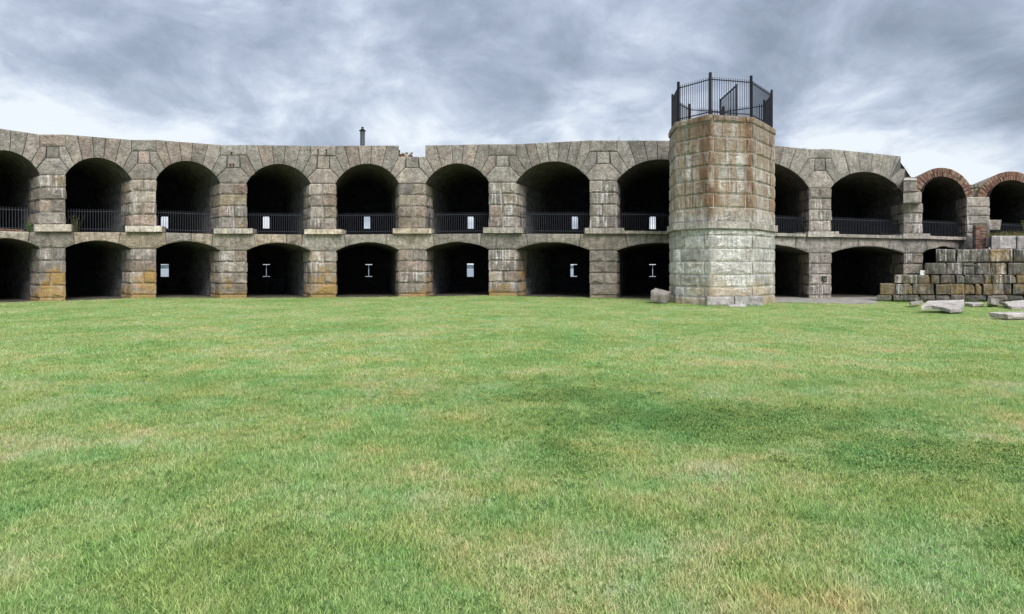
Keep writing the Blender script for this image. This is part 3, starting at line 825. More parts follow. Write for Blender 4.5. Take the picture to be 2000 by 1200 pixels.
# rubble fill between the two brick arches and behind the pile
fill = empty('rubble_fill', Wz(1905, 385, 43), 'mossy rubble masonry between the two brick arches', 'masonry')
for r, (y0, y1) in enumerate(((385, 376), (376, 368), (368, 361))):
    x = 1888-r*2
    while x < 1926-r*1:
        wd = rng.uniform(7, 13); x1 = min(x+wd, 1927)
        stone('stone_block', [Wz(x, y0, 43.0), Wz(x1, y0, 43.0), Wz(x1, y1+rng.uniform(-1, 1), 43.0), Wz(x, y1+rng.uniform(-1, 1), 43.0)], Vector((0, 1.2, 0)), M['vault_mortar'], fill, bulge=.05)
        x = x1
# loose looking blocks piled on the last granite pier
pile = empty('block_pile', W(1783, 397), 'stepped pile of squared granite blocks topping the last pier beside the brick arch', 'masonry')
for (x0, x1, y0, y1, z_, dep) in ((1764, 1800, 397, 375, 39.6, 1.0), (1764.5, 1791, 375, 351.5, 39.5, .9), (1766, 1785, 351, 346, 40.2, .6)):
    stone('stone_block', [Wz(x0, y0, z_), Wz(x1, y0-1, z_), Wz(x1, y1, z_), Wz(x0, y1, z_)], Vector((.6*dep, dep, 0)), M['stone_band'], pile, bulge=.03, rough=(1,))
stone('capstone', [Wz(1764, 352, 39.4), Wz(1791, 352, 39.4), Wz(1791, 349, 40.2), Wz(1766, 348.5, 40.2)], Vector((0, .1, -.05)), M['pale_slab'], pile, bulge=.01)

# ------------------------------------------------------------------ ruined stepped wall at the right
ruin = empty('ruined_wall', Wz(1860, 585, 36), 'low ruined wall of mixed granite blocks stepping down to the left, at the right end', 'wall')
def zr(x): return 36.3-(x-1712)*.0052
def zx(u): return 1700+u/3.53
def zy(v): return 300+v/3.53
ROWS = [
    (660, 750, [(455, 590), (592, 812), (815, 980), (985, 1130), (1133, 1250)], 'ruin', .25),
    (755, 838, [(370, 518), (520, 637), (720, 830), (832, 940), (945, 1052), (1054, 1180), (1182, 1260)], 'ruin', .12),
    (838, 899, [(165, 235), (235, 323), (323, 411), (412, 472), (480, 585), (590, 650), (650, 775), (778, 835), (835, 915), (918, 1000), (1003, 1110), (1112, 1230)], 'ruin', 0),
    (900, 975, [(65, 170), (172, 290), (292, 440), (445, 545), (548, 650), (650, 720), (722, 765), (768, 835), (837, 920), (922, 975), (978, 1070), (1072, 1180)], 'ruin', -.05),
    (977, 1016, [(45, 150), (152, 210), (212, 343), (345, 450), (452, 552), (552, 650), (650, 800), (802, 940), (943, 1060), (1062, 1180)], 'ruin_dark', -.1),
]
for (v0, v1, xs, mt, back_) in ROWS:
    for (a, b) in xs:
        j = rng.uniform(-2.5, 2.5); x0, x1 = zx(a), zx(b); z0, z1 = zr(x0)+back_, zr(x1)+back_
        q_ = lambda k=2.6: rng.uniform(-k, k)
        p = [(a+q_(), v1+q_()), (b+q_(), v1+q_()), (b+q_(), v0+q_(4)), (a+q_(), v0+q_(4))]
        w_ = b-a
        if rng.random() < .45: p[2:3] = [(b+q_(1), v0+rng.uniform(8, 22)), (b-rng.uniform(8, 20), v0+q_())]
        elif rng.random() < .4: p[3:4] = [(a+rng.uniform(8, 20), v0+q_()), (a, v0+rng.uniform(8, 22))]
        if w_ > 60 and rng.random() < .6: p[1:1] = [(a+w_*rng.uniform(.3, .7), v1+q_(4))]
        p = [Wz(zx(u_), zy(v_), zr(zx(u_))+back_) for u_, v_ in p]
        first = a == xs[0][0]
        mm = M['pale_slab'] if False else M[mt]
        stone('stone_block', p, Vector((.72, 1.1, 0)), mm, ruin, bulge=.07, margin=.012, gap=.010, proud=rng.uniform(-.05, .10))
for (a, b, v0, v1) in ((640, 718, 752, 776), (640, 718, 778, 838)):
    stone('stone_block', [Wz(zx(a), zy(v1), zr(zx(a))), Wz(zx(b), zy(v1), zr(zx(b))), Wz(zx(b), zy(v0), zr(zx(b))), Wz(zx(a), zy(v0), zr(zx(a)))], Vector((0, 1.0, 0)), M['ruin'], ruin, gap=.018)
# dark joints and hearting behind the stones
bm = bmesh.new()
for (x0, x1, y0, y1) in ((zx(455), 2058, 592, 488.5), (zx(370), zx(460), 592, 517), (zx(168), zx(372), 592, 539), (zx(66), zx(170), 592, 557), (zx(48), zx(70), 592, 578)):
    A, B = Wz(x0, y0, zr(x0)+.32), Wz(x1, y0, zr(x1)+.32); C, D_ = Wz(x1, y1, zr(x1)+.32), Wz(x0, y1, zr(x0)+.32)
    s = Vector((.58, .9, 0)); quad(bm, A, B, C, D_); quad(bm, D_, C, C+s, D_+s); quad(bm, A, D_, D_+s, A+s)
link_bm('wall_core', bm, M['dirt'], ruin)
# rubble terrace behind the wall
bm = bmesh.new()
TX = [1835, 1865, 1900, 1940, 1980, 2020, 2060]
front = [Wz(x, 488.5, zr(x)+.5) for x in TX]; backp = [Vector((W(x, 480).x*.985, W(x, 480).y-.2, 3.0)) for x in TX]
for k in range(len(TX)-1):
    for s in range(5):
        f = lambda A, B, t: A+(B-A)*t+Vector((0, 0, .12*noise.noise(A*1.3+Vector((t*5, 0, 0)))))
        quad(bm, f(front[k], backp[k], s/5), f(front[k+1], backp[k+1], s/5), f(front[k+1], backp[k+1], (s+1)/5), f(front[k], backp[k], (s+1)/5))
tag(link_bm('terrace_ground', bm, M['dirt']), kind='structure')
# upper tier of big blocks on the terrace
tier = empty('block_tier', Wz(1960, 488, 38.6), 'second tier of large weathered granite blocks on top of the ruined wall', 'masonry')
for (a, b, v0, v1, z_) in ((835, 1010, 566, 656, 38.6), (1012, 1180, 566, 656, 38.5), (795, 832, 572, 640, 39.2), (665, 720, 552, 652, 40.5)):
    stone('stone_block', [Wz(zx(a), zy(v1+8), z_), Wz(zx(b), zy(v1+8), z_), Wz(zx(b), zy(v0), z_), Wz(zx(a), zy(v0), z_)], Vector((.6, .9, 0)), M['grey_slab'], tier, bulge=.04)
t = stone('tilted_block', [Wz(zx(800), zy(528), 39.8), Wz(zx(895), zy(528), 39.8), Wz(zx(907), zy(456), 39.8), Wz(zx(806), zy(456), 39.8)], Vector((.5, .7, 0)), M['stone_band'], None, bulge=.03)
tag(t, 'wedge-shaped grey granite block lying beside the pier below the second brick arch', 'stone block')
# brick pier
bp = empty('brick_pillar', Wz(1914, 486, 39.4), 'narrow red brick pillar standing in front of the pier between the brick arches', 'pillar')
z_ = 39.4; k = F/z_
bm = bmesh.new(); box(bm, Wz(1914.3, 463, z_+.3), .62, .5, 1.5); link_bm('pillar_core', bm, M['mortar_dark'], bp)
bm = bmesh.new(); box(bm, (0, 0, 0), .205, .13, .072); bm.to_mesh(brme := bpy.data.meshes.new('brick')); bm.free(); brme.materials.append(M['brick'])
for r in range(18):
    for c in range(3):
        x = -.225+c*.215+(.05 if r % 2 else -.02)
        p = Wz(1914.3, 486.5-r*2.55, z_); place_copy(brme, 'brick', bp, (p.x+x, p.y+rng.uniform(-.012, .012), p.z+.04), (rng.uniform(.9, 1.02), 1, 1))
# small white sign on the ruin
p = Wz(1799, 533, 36.05)
sign = empty('small_sign', p, 'tiny white square sign with a black mark on the stepped ruined wall', 'sign')
bm = bmesh.new(); box(bm, (p.x, p.y-.15, p.z), .30, .02, .28); link_bm('board', bm, M['white_paint'], sign)
bm = bmesh.new()
pp = [(-.02, .07), (.0, .0), (.05, -.06), (.09, -.07), (.03, .0), (.01, .06)]
f = bm.faces.new([bm.verts.new((p.x+a*1.0, p.y-.164, p.z+b)) for a, b in pp]); 
for q in ((-.11, -.08), (-.09, .06)): quad(bm, *[Vector((p.x+q[0]+a, p.y-.164, p.z+q[1]+b)) for a, b in ((0, 0), (.03, .005), (.025, .03), (.002, .025))])
link_bm('printed_mark', bm, M['black_paint'], sign, recalc=False)

# ------------------------------------------------------------------ ground, path, water, far shore
def ztower(x, y):
    # inside tower footprint
    n = 8; inside = False
    for k in range(n):
        a, b = TV[k], TV[(k+1) % n]
        if (a.y > y) != (b.y > y) and x < (b.x-a.x)*(y-a.y)/(b.y-a.y)+a.x: inside = not inside
    return inside
xsg = np.concatenate([np.linspace(-70, -31, 10), np.linspace(-30, 34, 81), np.linspace(35, 75, 10)])
ysg = np.concatenate([np.linspace(-45, 0, 8), np.linspace(1, 46, 76), np.linspace(48, 54, 3)])
vs = [(x, y, gh(x, y) if y > 0 else 0.0) for y in ysg for x in xsg]
nx = len(xsg)
fs = [(j*nx+i, j*nx+i+1, (j+1)*nx+i+1, (j+1)*nx+i) for j in range(len(ysg)-1) for i in range(nx-1)]
me = bpy.data.meshes.new('lawn'); me.from_pydata(vs, [], fs); me.shade_smooth()
lawn = bpy.data.objects.new('lawn', me); sc.collection.objects.link(lawn); tag(lawn, 'broad mown lawn of the parade ground', kind='structure')

PATCHES = [  # x, y, rx, ry, kind : 1 = lush clover, -1 = dry straw
    (2.6, 7.6, 2.6, 1.25, 1), (4.3, 6.1, 1.7, .8, .8), (.9, 8.9, 1.5, .8, 1), (.55, 6.2, .5, .9, .55), (4.4, 4.2, 1.1, .6, .7), (-.2, 9.5, 3.0, 1.5, .35),
    (6.5, 9.2, 2.0, .9, -1), (.9, 11.0, 1.3, .6, -1), (7.2, 7.4, 1.2, .7, -1.2), (1.9, 5.7, .5, .5, -.9), (-5.0, 6.4, 1.6, .9, -.6), (.3, 3.7, .9, .5, -.8),
    (1.6, 3.4, 1.1, .5, -.5), (-3.4, 3.7, .9, .4, -.5), (-3.5, 9.5, 2.5, 1, -.4), (-5.6, 5.2, 1.3, .6, -.7), (9.5, 14, 3, 1.3, -.5), (-7, 16, 5, 1.2, -.35), (5.2, 12.5, 3.5, 1.5, -.45)]
def grass_colour(t, pos):
    flat = t.vm('MULTIPLY', pos, (1, 1, 0))
    wv = t.vm('ADD', flat, t.vm('MULTIPLY', t.vm('SUBTRACT', t.noise(flat, .8, 4, .6, col=True), (.5, .5, .5)), (1.5, 1.5, 0)))
    # far strips of slightly different mowing
    a = t.noise(t.vm('ADD', wv, (4, 9, 0)), .30, 5, .62)
    b = t.noise(t.vm('ADD', flat, (14, 2, 0)), 1.9, 5, .65)
    v = t.math('ADD', t.math('MULTIPLY', a, .55), t.math('MULTIPLY', b, .45))
    v = t.math('ADD', t.math('MULTIPLY', t.math('SUBTRACT', v, .5), 1.35), .53)
    dry = None; lush = None
    for (x, y, rx, ry, k) in PATCHES:
        e = t.vm('LENGTH', t.vm('MULTIPLY', t.vm('SUBTRACT', wv, (x, y, 0)), (1/rx, 1/ry, 0)))
        g = t.mapr(e, 1.25, .35, 0.0, abs(k))
        if k > 0: lush = g if lush is None else t.math('MAXIMUM', lush, g)
        else: dry = g if dry is None else t.math('MAXIMUM', dry, g)
    v = t.math('ADD', v, t.math('MULTIPLY', t.math('SUBTRACT', dry, lush), .12))
    return v, lush
GR = [(.28, (.155, .285, .078)), (.42, (.22, .355, .102)), (.52, (.29, .42, .135)), (.62, (.375, .46, .185)), (.74, (.48, .475, .27))]
m, t = newmat('lawn'); M['lawn'] = m
pos = t.n('ShaderNodeNewGeometry').outputs['Position']
v, lush = grass_colour(t, pos)
fine = t.noise(pos, 26, 6, .8); mid = t.noise(t.vm('MULTIPLY', pos, (5, 5, 5)), 1.0, 5, .75)
v2 = t.math('ADD', v, t.math('ADD', t.math('MULTIPLY', t.math('SUBTRACT', fine, .5), .22), t.math('MULTIPLY', t.math('SUBTRACT', mid, .5), .16)))
c = t.ramp(v2, GR)
c = t.mix(1.0, c, t.ramp(fine, [(.3, .42), (.5, .78), (.7, 1.2)]), 'MULTIPLY')
hue = t.noise(t.vm('MULTIPLY', pos, (1, 1, 0)), .9, 5, .65)
c = t.mix(1.0, c, t.ramp(hue, [(.34, (.90, 1.03, 1.10)), (.5, (1.04, 1.0, 1)), (.66, (1.18, .97, .92))]), 'MULTIPLY')
finish(t, c, .95, t.math('ADD', fine, mid), .9, .08, spec=.15)
me.materials.append(m)

m, t = newmat('grass blades'); M['blade'] = m
pos = t.n('ShaderNodeNewGeometry').outputs['Position']
v, lush = grass_colour(t, pos)
rnd = t.n('ShaderNodeObjectInfo').outputs['Random']
at = t.n('ShaderNodeAttribute', attribute_name='tone').outputs['Fac']
v2 = t.math('ADD', v, t.math('ADD', t.math('MULTIPLY', t.math('SUBTRACT', rnd, .5), .10), t.math('MULTIPLY', t.math('SUBTRACT', at, .5), .30)))
c = t.ramp(v2, [(p, tuple(min(1, q*1.22) for q in cc_)) for p, cc_ in GR])
hue = t.noise(t.vm('MULTIPLY', pos, (1, 1, 0)), .9, 5, .65)
c = t.mix(1.0, c, t.ramp(hue, [(.34, (.90, 1.03, 1.10)), (.5, (1.04, 1.0, 1)), (.66, (1.18, .97, .92))]), 'MULTIPLY')
c = t.mix(1.0, c, t.ramp(at, [(.0, .55), (.5, 1.0), (1, 1.45)]), 'MULTIPLY')
# a few straw coloured dead blades
c = t.mix(t.math('MULTIPLY', t.math('GREATER_THAN', at, .93), .8), c, (.52, .44, .28))
dif = t.n('ShaderNodeBsdfPrincipled', {'Base Color': c, 'Roughness': .55, 'Specular IOR Level': .35})
tr = t.n('ShaderNodeBsdfTranslucent', {'Color': c})
mx = t.n('ShaderNodeMixShader', {0: .38, 1: dif.outputs[0], 2: tr.outputs[0]})
t.n('ShaderNodeOutputMaterial', {0: mx.outputs[0]})

# grass tufts scattered on points
def tuft_mesh(name, nb, rad, hmin, hmax, wid, segs, seed, leafy=False):
    r = random.Random(seed); V, Fc, tone = [], [], []
    for b in range(nb):
        a = r.uniform(0, math.tau); q = rad*math.sqrt(r.random()); x, y = q*math.cos(a), q*math.sin(a)
        h = r.uniform(hmin, hmax); lean = r.uniform(.15, .95); la = r.uniform(0, math.tau); wa = la+math.pi/2+r.uniform(-.7, .7)
        wx, wy = math.cos(wa)*wid/2, math.sin(wa)*wid/2; tn = r.random(); base = len(V)
        for s in range(segs):
            f = s/segs; bend = lean*h*f**1.6; k = 1-f*.55
            cx_, cy_, cz = x+math.cos(la)*bend, y+math.sin(la)*bend, h*f*(1-.30*lean*f)
            V += [(cx_-wx*k, cy_-wy*k, cz), (cx_+wx*k, cy_+wy*k, cz)]; tone += [tn, tn]
        V.append((x+math.cos(la)*lean*h, y+math.sin(la)*lean*h, h*(1-.30*lean))); tone.append(tn)
        for s in range(segs-1): Fc.append((base+2*s, base+2*s+1, base+2*s+3, base+2*s+2))
        Fc.append((base+2*segs-2, base+2*segs-1, base+2*segs))
    if leafy:
        for b in range(9):
            a = r.uniform(0, math.tau); q = rad*math.sqrt(r.random()); x, y = q*math.cos(a), q*math.sin(a); h = r.uniform(.02, .045)
            tn = r.uniform(0, .6)
            for l in range(3):
                an = a+l*math.tau/3; base = len(V); rr = .0062
                cx_, cy_ = x+math.cos(an)*rr, y+math.sin(an)*rr
                for kk in range(5):
                    q2 = kk*math.tau/5; V.append((cx_+math.cos(q2)*rr, cy_+math.sin(q2)*rr, h+.004*math.sin(q2+an)*2)); tone.append(tn)
                Fc.append(tuple(base+kk for kk in range(5)))
    me = bpy.data.meshes.new(name); me.from_pydata(V, [], Fc)
    at = me.attributes.new('tone', 'FLOAT', 'POINT'); at.data.foreach_set('value', tone)
    me.materials.append(M['blade']); return me
tufts = bpy.data.collections.new('tuft_sources')
specs = [(18, .05, .03, .065, .0040, 3, 1, False), (20, .06, .025, .055, .0038, 3, 2, False), (14, .05, .04, .08, .0042, 3, 3, False), (12, .06, .02, .05, .0034, 2, 4, True),
         (34, .17, .03, .065, .0085, 2, 5, False), (34, .17, .025, .055, .008, 2, 6, False)]
for i, s in enumerate(specs):
    o = bpy.data.objects.new('tuft_%d' % i, tuft_mesh('tuft', *s)); tufts.objects.link(o)
# points
nr = np.random.RandomState(3)
def on_path(x, y):
    px_ = 1000+F*x/y; return 1512 < px_ < 1716 and y > 32.3 - .0
pts, idx, scl, rotz = [], [], [], []
def lushness(x, y):
    best = 0
    for (a, b, rx, ry, k) in PATCHES:
        if k > 0: best = max(best, k*max(0, 1-math.hypot((x-a)/rx, (y-b)/ry)/1.2))
    return best
def scatter(n, y0, y1, near):
    for _ in range(n):
        y = math.exp(nr.uniform(math.log(y0), math.log(y1))) if near else nr.uniform(y0**.35, y1**.35)**(1/.35)
        x = nr.uniform(-.96, .96)*y
        px_ = 1000+F*x/y
        if y > Z(px_)+.15 or ztower(x, y): continue
        if px_ > 1712 and y > zr(px_)-.02: continue
        if 1512 < px_ < 1716 and y > 33.2+.6*noise.noise(Vector((x, 0, 0))): continue
        if y > Z(px_)-.5 and nr.rand() < .5: continue
        ls = lushness(x, y)
        if near:
            u = nr.rand()
            i = 3 if u < .02+ls*.8 else (2 if noise.noise(Vector((x*.9, y*.9, 3))) > .12 and u < .75 else (0 if u < .5 else 1))
            s = nr.uniform(.75, 1.2)*(1+.25*noise.noise(Vector((x*1.5, y*1.5, 0))))
            if px_ < 700 and y < 5: s *= 1.12
        else: i = 4+(nr.rand() < .5); s = nr.uniform(.8, 1.2)
        pts.append((x, y, gh(x, y)-.004)); idx.append(i); scl.append(s); rotz.append(nr.uniform(0, 6.283))
scatter(56000, 2.9, 13, True)
scatter(26000, 10.5, 37.5, False)
# untrimmed fringe against piers and tower foot
def fringe(x, y, n, sp=.22, k=1.5):
    for _ in range(n):
        X, Y = x+nr.uniform(-sp, sp), y-abs(nr.normal(0, .12))
        pts.append((X, Y, gh(X, Y)-.01)); idx.append(4+(nr.rand() < .5)); scl.append(nr.uniform(.7, k)); rotz.append(nr.uniform(0, 6.283))
for i in range(0, 11):
    for q in range(9):
        v_ = W(PI[i][0]-3+(PI[i][1]-PI[i][0]+6)*q/8, HOR); fringe(v_.x, v_.y-.12, nr.randint(1, 7))
for k in (0, 1, 2, 3):
    for q in range(14):
        v_ = TV[k]+(TV[(k+1) % 8]-TV[k])*(q/14); fringe(v_.x, v_.y-.1, nr.randint(1, 7), .15, 1.7)
for (x, y) in ((1799, 600), (1815, 600), (1838, 602), (1855, 606.5), (1875, 605), (1883, 601), (1900, 595), (1920, 594), (1975, 601), (1995, 601), (1970, 625), (1990, 625), (1776, 592), (1790, 592), (1275, 592), (1290, 597), (1300, 598)):
    z_ = EYE*F/(y-HOR); fringe((x-1000)/F*z_, z_, 8, .3, 1.3)
gm = bpy.data.meshes.new('grass'); gm.from_pydata(pts, [], [])
for nm, ty, dt in (('idx', 'INT', idx), ('scl', 'FLOAT', scl), ('rotz', 'FLOAT', rotz)):
    at = gm.attributes.new(nm, ty, 'POINT'); at.data.foreach_set('value', dt)
gm.materials.append(M['blade'])
grass = bpy.data.objects.new('grass', gm); sc.collection.objects.link(grass)
tag(grass, 'green lawn grass and clover covering the parade ground', 'grass', kind='stuff')
ng = bpy.data.node_groups.new('grass scatter', 'GeometryNodeTree')
ng.interface.new_socket('Geometry', in_out='INPUT', socket_type='NodeSocketGeometry'); ng.interface.new_socket('Geometry', in_out='OUTPUT', socket_type='NodeSocketGeometry')
N = ng.nodes.new; Lk = ng.links.new
gi, go = N('NodeGroupInput'), N('NodeGroupOutput')
ci = N('GeometryNodeCollectionInfo'); ci.inputs[0].default_value = tufts; ci.inputs['Separate Children'].default_value = True; ci.inputs['Reset Children'].default_value = True
iop = N('GeometryNodeInstanceOnPoints'); iop.inputs['Pick Instance'].default_value = True
def named(nm, ty):
    nd = N('GeometryNodeInputNamedAttribute'); nd.data_type = ty; nd.inputs[0].default_value = nm; return nd.outputs[0]
cx = N('ShaderNodeCombineXYZ'); Lk(named('rotz', 'FLOAT'), cx.inputs[2]); e2r = N('FunctionNodeEulerToRotation'); Lk(cx.outputs[0], e2r.inputs[0])
mtp = N('GeometryNodeMeshToPoints')
Lk(gi.outputs[0], mtp.inputs[0]); Lk(mtp.outputs[0], iop.inputs['Points']); Lk(ci.outputs[0], iop.inputs['Instance'])
Lk(named('idx', 'INT'), iop.inputs['Instance Index']); Lk(e2r.outputs[0], iop.inputs['Rotation']); Lk(named('scl', 'FLOAT'), iop.inputs['Scale'])
Lk(iop.outputs[0], go.inputs[0])
md = grass.modifiers.new('scatter', 'NODES'); md.node_group = ng

# worn path in front of the bays right of the tower, and earth inside the openings
def ground_sheet(name, poly_rows, mat, lift, kind='structure'):
    bm = bmesh.new(); grid = []
    for (x, yn, yf) in poly_rows:
        row = []
        for s in range(5):
            y = yn+(yf-yn)*s/4; X = (x-1000)/F*y; row.append(bm.verts.new((X, y, gh(X, y)+lift)))
        grid.append(row)
    for a, b in zip(grid, grid[1:]):
        for s in range(4): bm.faces.new((a[s], b[s], b[s+1], a[s+1]))
    return tag(link_bm(name, bm, mat), kind=kind)
ground_sheet('path', [(x, 33.0+.5*noise.noise(Vector((x*.03, 0, 0)))+(.8 if x > 1690 else 0), Z(x)+1.5) for x in range(1508, 1722, 12)], M['path'], .014)
ground_sheet('bare_earth', [(x, Z(x)+.05+.35*noise.noise(Vector((x*.02, 5, 0))), Z(x)+9) for x in range(-60, 1310, 15)], M['dirt'], .012)
ground_sheet('casemate_earth', [(x, Z(x)+1.4, Z(x)+9) for x in range(1500, 1800, 15)], M['dirt'], .02)

bm = bmesh.new(); quad(bm, *[Vector(p) for p in ((-4000, 54, -1.6), (4000, 54, -1.6), (4000, 6000, -1.6), (-4000, 6000, -1.6))])
m, t = newmat('sea'); pos = t.n('ShaderNodeNewGeometry').outputs['Position']
b = finish(t, (.10, .13, .15), .25, t.noise(t.vm('MULTIPLY', pos, (.5, .5, .5)), 1, 5, .6), .6, .4, spec=.5)
tag(link_bm('sea_water', bm, m), kind='structure')
bm = bmesh.new()
prev = None
for k in range(0, 161):
    x = -1600+k*20; y = 1100+60*math.sin(k*.13); h = 4+7*abs(noise.noise(Vector((k*.09, 0, 0))))+1.2*noise.noise(Vector((k*.9, 3, 0)))
    cur = [bm.verts.new((x, y, -1.7)), bm.verts.new((x, y+8, h*.6)), bm.verts.new((x, y+60, h)), bm.verts.new((x, y+400, -1.7))]
    if prev:
        for s in range(3): bm.faces.new((prev[s], cur[s], cur[s+1], prev[s+1]))
    prev = cur
tag(link_bm('far_shore_hills', bm, M['shore']), kind='structure')

# ------------------------------------------------------------------ loose blocks and slabs
def tilted_block(label, P, back, mat, name='granite_block', bulge=.03, rough=()):
    o = stone(name, P, back, mat, None, bulge=bulge, margin=.02, gap=0.0, rough=rough); return tag(o, label, 'stone block')
tilted_block('grey granite block tipped against the left foot of the tower', [Wz(1270.5, 588, 31.0), Wz(1298, 593.5, 30.7), Wz(1301, 576, 30.7), Wz(1271, 568.5, 31.0)], Vector((.42, .75, .12)), M['stone_band'], rough=(1,))
def slab(label, outline, tilt_h, thick, mat, cat='slab', name='stone_slab'):
    """outline: list of (column, row) of the upper face; tilt_h(row) gives the height of the surface there"""
    P = []
    for (x, y) in outline:
        h = tilt_h(x, y); z = (EYE-h)*F/(y-HOR); P.append(Vector(((x-1000)/F*z, z, h)))
    bm = bmesh.new(); n = Vector((0, 0, 1)); C = patch(bm, P, poly_normal(P) if poly_normal(P).z > 0 else -poly_normal(P), 0, .03, .012)
    for j in range(len(C)): quad(bm, C[j], C[(j+1) % len(C)], C[(j+1) % len(C)]-Vector((0, 0, thick)), C[j]-Vector((0, 0, thick)))
    bm.faces.new([bm.verts.new(c_-Vector((0, 0, thick))) for c_ in C])
    return tag(link_bm(name, bm, mat, recalc=False), label, cat)
slab('large pale granite slab lying flat in the grass before the ruined wall', [(1799, 599), (1812, 588), (1883, 586), (1883, 599), (1876, 604), (1856, 605.5), (1838, 600), (1820, 597.5)],
     lambda x, y: .05+(606-y)/20*.30, .14, M['pale_slab'])
slab('small sunken slab left of the large pale slab', [(1776, 590.5), (1799, 587.2), (1803, 588.5), (1780, 592)], lambda x, y: .07, .12, M['stone_band'])
slab('thin pale slab edge in the grass directly right of the large pale slab', [(1884, 592.5), (1885, 590.3), (1918, 590.8), (1921, 593.5), (1900, 594)], lambda x, y: .05, .12, M['pale_slab'])
slab('low rounded rock at the foot of the ruined wall', [(1928, 591), (1929, 583), (1936, 581.5), (1951, 585.5), (1946, 590)], lambda x, y: .1+(591-y)/10*.3, .3, M['stone_band'], 'rock', 'low_rock')
slab('broken pale slab in worn grass near the right end of the ruined wall', [(1967, 596), (1962, 589.5), (1998, 586.5), (2040, 587), (2040, 600), (1976, 599.5)], lambda x, y: .05+(600-y)/14*.10, .12, M['pale_slab'])
slab('tilted narrow slab leaning down beside the broken pale slab', [(1961, 591), (1944, 585), (1947, 584), (1968, 595)], lambda x, y: .12, .14, M['stone_band'])
Pf = [Wz(1969.5, 623.5, 22.3), Wz(2035, 623, 22.4), Wz(2035, 613, 22.4), Wz(1967, 614.5, 22.3)]
tilted_block('long low squared granite block in the lawn nearest the camera at far right', Pf, Vector((-.1, .75, .01)), M['pale_slab'], rough=(2,))
def pebble(x, y, r, label):
    z = EYE*F/(y-HOR); X = (x-1000)/F*z; bm = bmesh.new(); bmesh.ops.create_icosphere(bm, subdivisions=2, radius=r)
    for v_ in bm.verts: v_.co = Vector((v_.co.x*1.3, v_.co.y, v_.co.z*.6))*(1+.35*noise.noise(v_.co*9/r*.1+Vector((x, 0, 0)))) + Vector((X, z, gh(X, z)+r*.45))
    tag(link_bm('white_pebble', bm, M['white_paint']), label, 'pebble')
pebble(286, 583.5, .10, 'small white stone at the foot of the second whole pier from the left')
pebble(1123, 1176, .011, 'tiny white pebble in the near grass close to the bottom edge')
# ------------------------------------------------------------------ flue on the roof
zf = 38.4; p0 = Wz(708, 290, zf); kf = F/zf
fl = empty('roof_flue', p0, 'dark metal flue pipe with a flat cap rising above the parapet', 'flue')
def lathe(bm, c, prof, n=20):
    rings = [[bm.verts.new((c.x+r*math.cos(k*math.tau/n), c.y+r*math.sin(k*math.tau/n), z)) for k in range(n)] for r, z in prof]
    for a, b in zip(rings, rings[1:]):
        for k in range(n): bm.faces.new((a[k], a[(k+1) % n], b[(k+1) % n], b[k]))
    bm.faces.new(rings[0]); bm.faces.new(rings[-1])
hz_ = lambda y: EYE+(HOR-y)/kf
bm = bmesh.new(); lathe(bm, p0, [(.145, 8.9), (.145, hz_(262)), (.155, hz_(262)), (.155, hz_(259)), (.14, hz_(259)), (.14, hz_(257))]); link_bm('pipe', bm, M['zinc'], fl)
bm = bmesh.new(); lathe(bm, p0, [(.215, hz_(256.4)), (.22, hz_(255.5)), (.12, hz_(254.2)), (.12, hz_(252.8)), (.03, hz_(252.5))]); link_bm('cap', bm, M['iron'], fl)
for k in range(4):
    bm = bmesh.new(); an = k*math.pi/2+.4; q = p0+Vector((math.cos(an)*.06, math.sin(an)*.06, 0)); tube(bm, [up(q, hz_(253)), up(q, hz_(249))], .018, 5); link_bm('prong', bm, M['iron'], fl)
bm = bmesh.new(); lathe(bm, p0, [(.08, hz_(249.5)), (.09, hz_(249)), (.02, hz_(248))], 10); link_bm('finial', bm, M['iron'], fl)

# steel gate frame inside the fourth lower bay
zg = Z(543)+4.5
gf = empty('steel_barrier', Wz(540, 569, zg), 'thin dark steel gate frame standing inside the fourth lower arch from the left', 'barrier')
for nm, x0, y0, x1, y1, r in (('upright', 521.5, 569, 521.5, 521, .028), ('upright', 553, 569, 553, 545, .028), ('upright', 537, 569, 537, 546, .02), ('upright', 552, 546, 552, 524, .012),
                              ('top_rail', 521, 546.5, 553, 546.5, .022), ('mid_rail', 528, 550, 553, 550, .014)):
    bm = bmesh.new(); tube(bm, [Wz(x0, y0, zg), Wz(x1, y1, zg)], r, 5); link_bm(nm, bm, M['iron_rail'], gf)
for x in (541, 544, 547, 550):
    bm = bmesh.new(); tube(bm, [Wz(x, 568, zg), Wz(x, 550, zg)], .010, 4); link_bm('bar', bm, M['iron_rail'], gf)

# ------------------------------------------------------------------ weeds
def weed(label, base, h, n, seed, kind='stalk', spread=.12, leaf=.03):
    r = random.Random(seed); bm = bmesh.new()
    for k in range(n):
        dx, dy = r.uniform(-spread, spread), r.uniform(-spread, spread); hh = h*r.uniform(.55, 1.0); lx = r.uniform(-.25, .25)*hh
        tip = base+Vector((dx+lx, dy, hh)); mid_ = base+Vector((dx*.7+lx*.35, dy*.7, hh*.55))
        tube(bm, [base+Vector((dx*.4, dy*.4, -.02)), mid_, tip], [.008, .006, .003], 3)
        for q in range(r.randint(4, 8)):
            f = r.uniform(.25, 1); p = base+Vector((dx*f+lx*f, dy*f, hh*f)); a = r.uniform(0, 6.28); l = leaf*r.uniform(.6, 1.5)
            v = Vector((math.cos(a)*l, math.sin(a)*l, r.uniform(-.3, .9)*l)); s = Vector((-math.sin(a)*l*.35, math.cos(a)*l*.35, 0))
            quad(bm, p, p+v*.5+s, p+v, p+v*.5-s)
    o = link_bm('weed_plant', bm, M[kind], recalc=False); return tag(o, label, 'plant', 'weeds growing on the masonry')
def topat(x, dz=.5): q = W(x, HOR, dz); return Vector((q.x, q.y, 9.1))
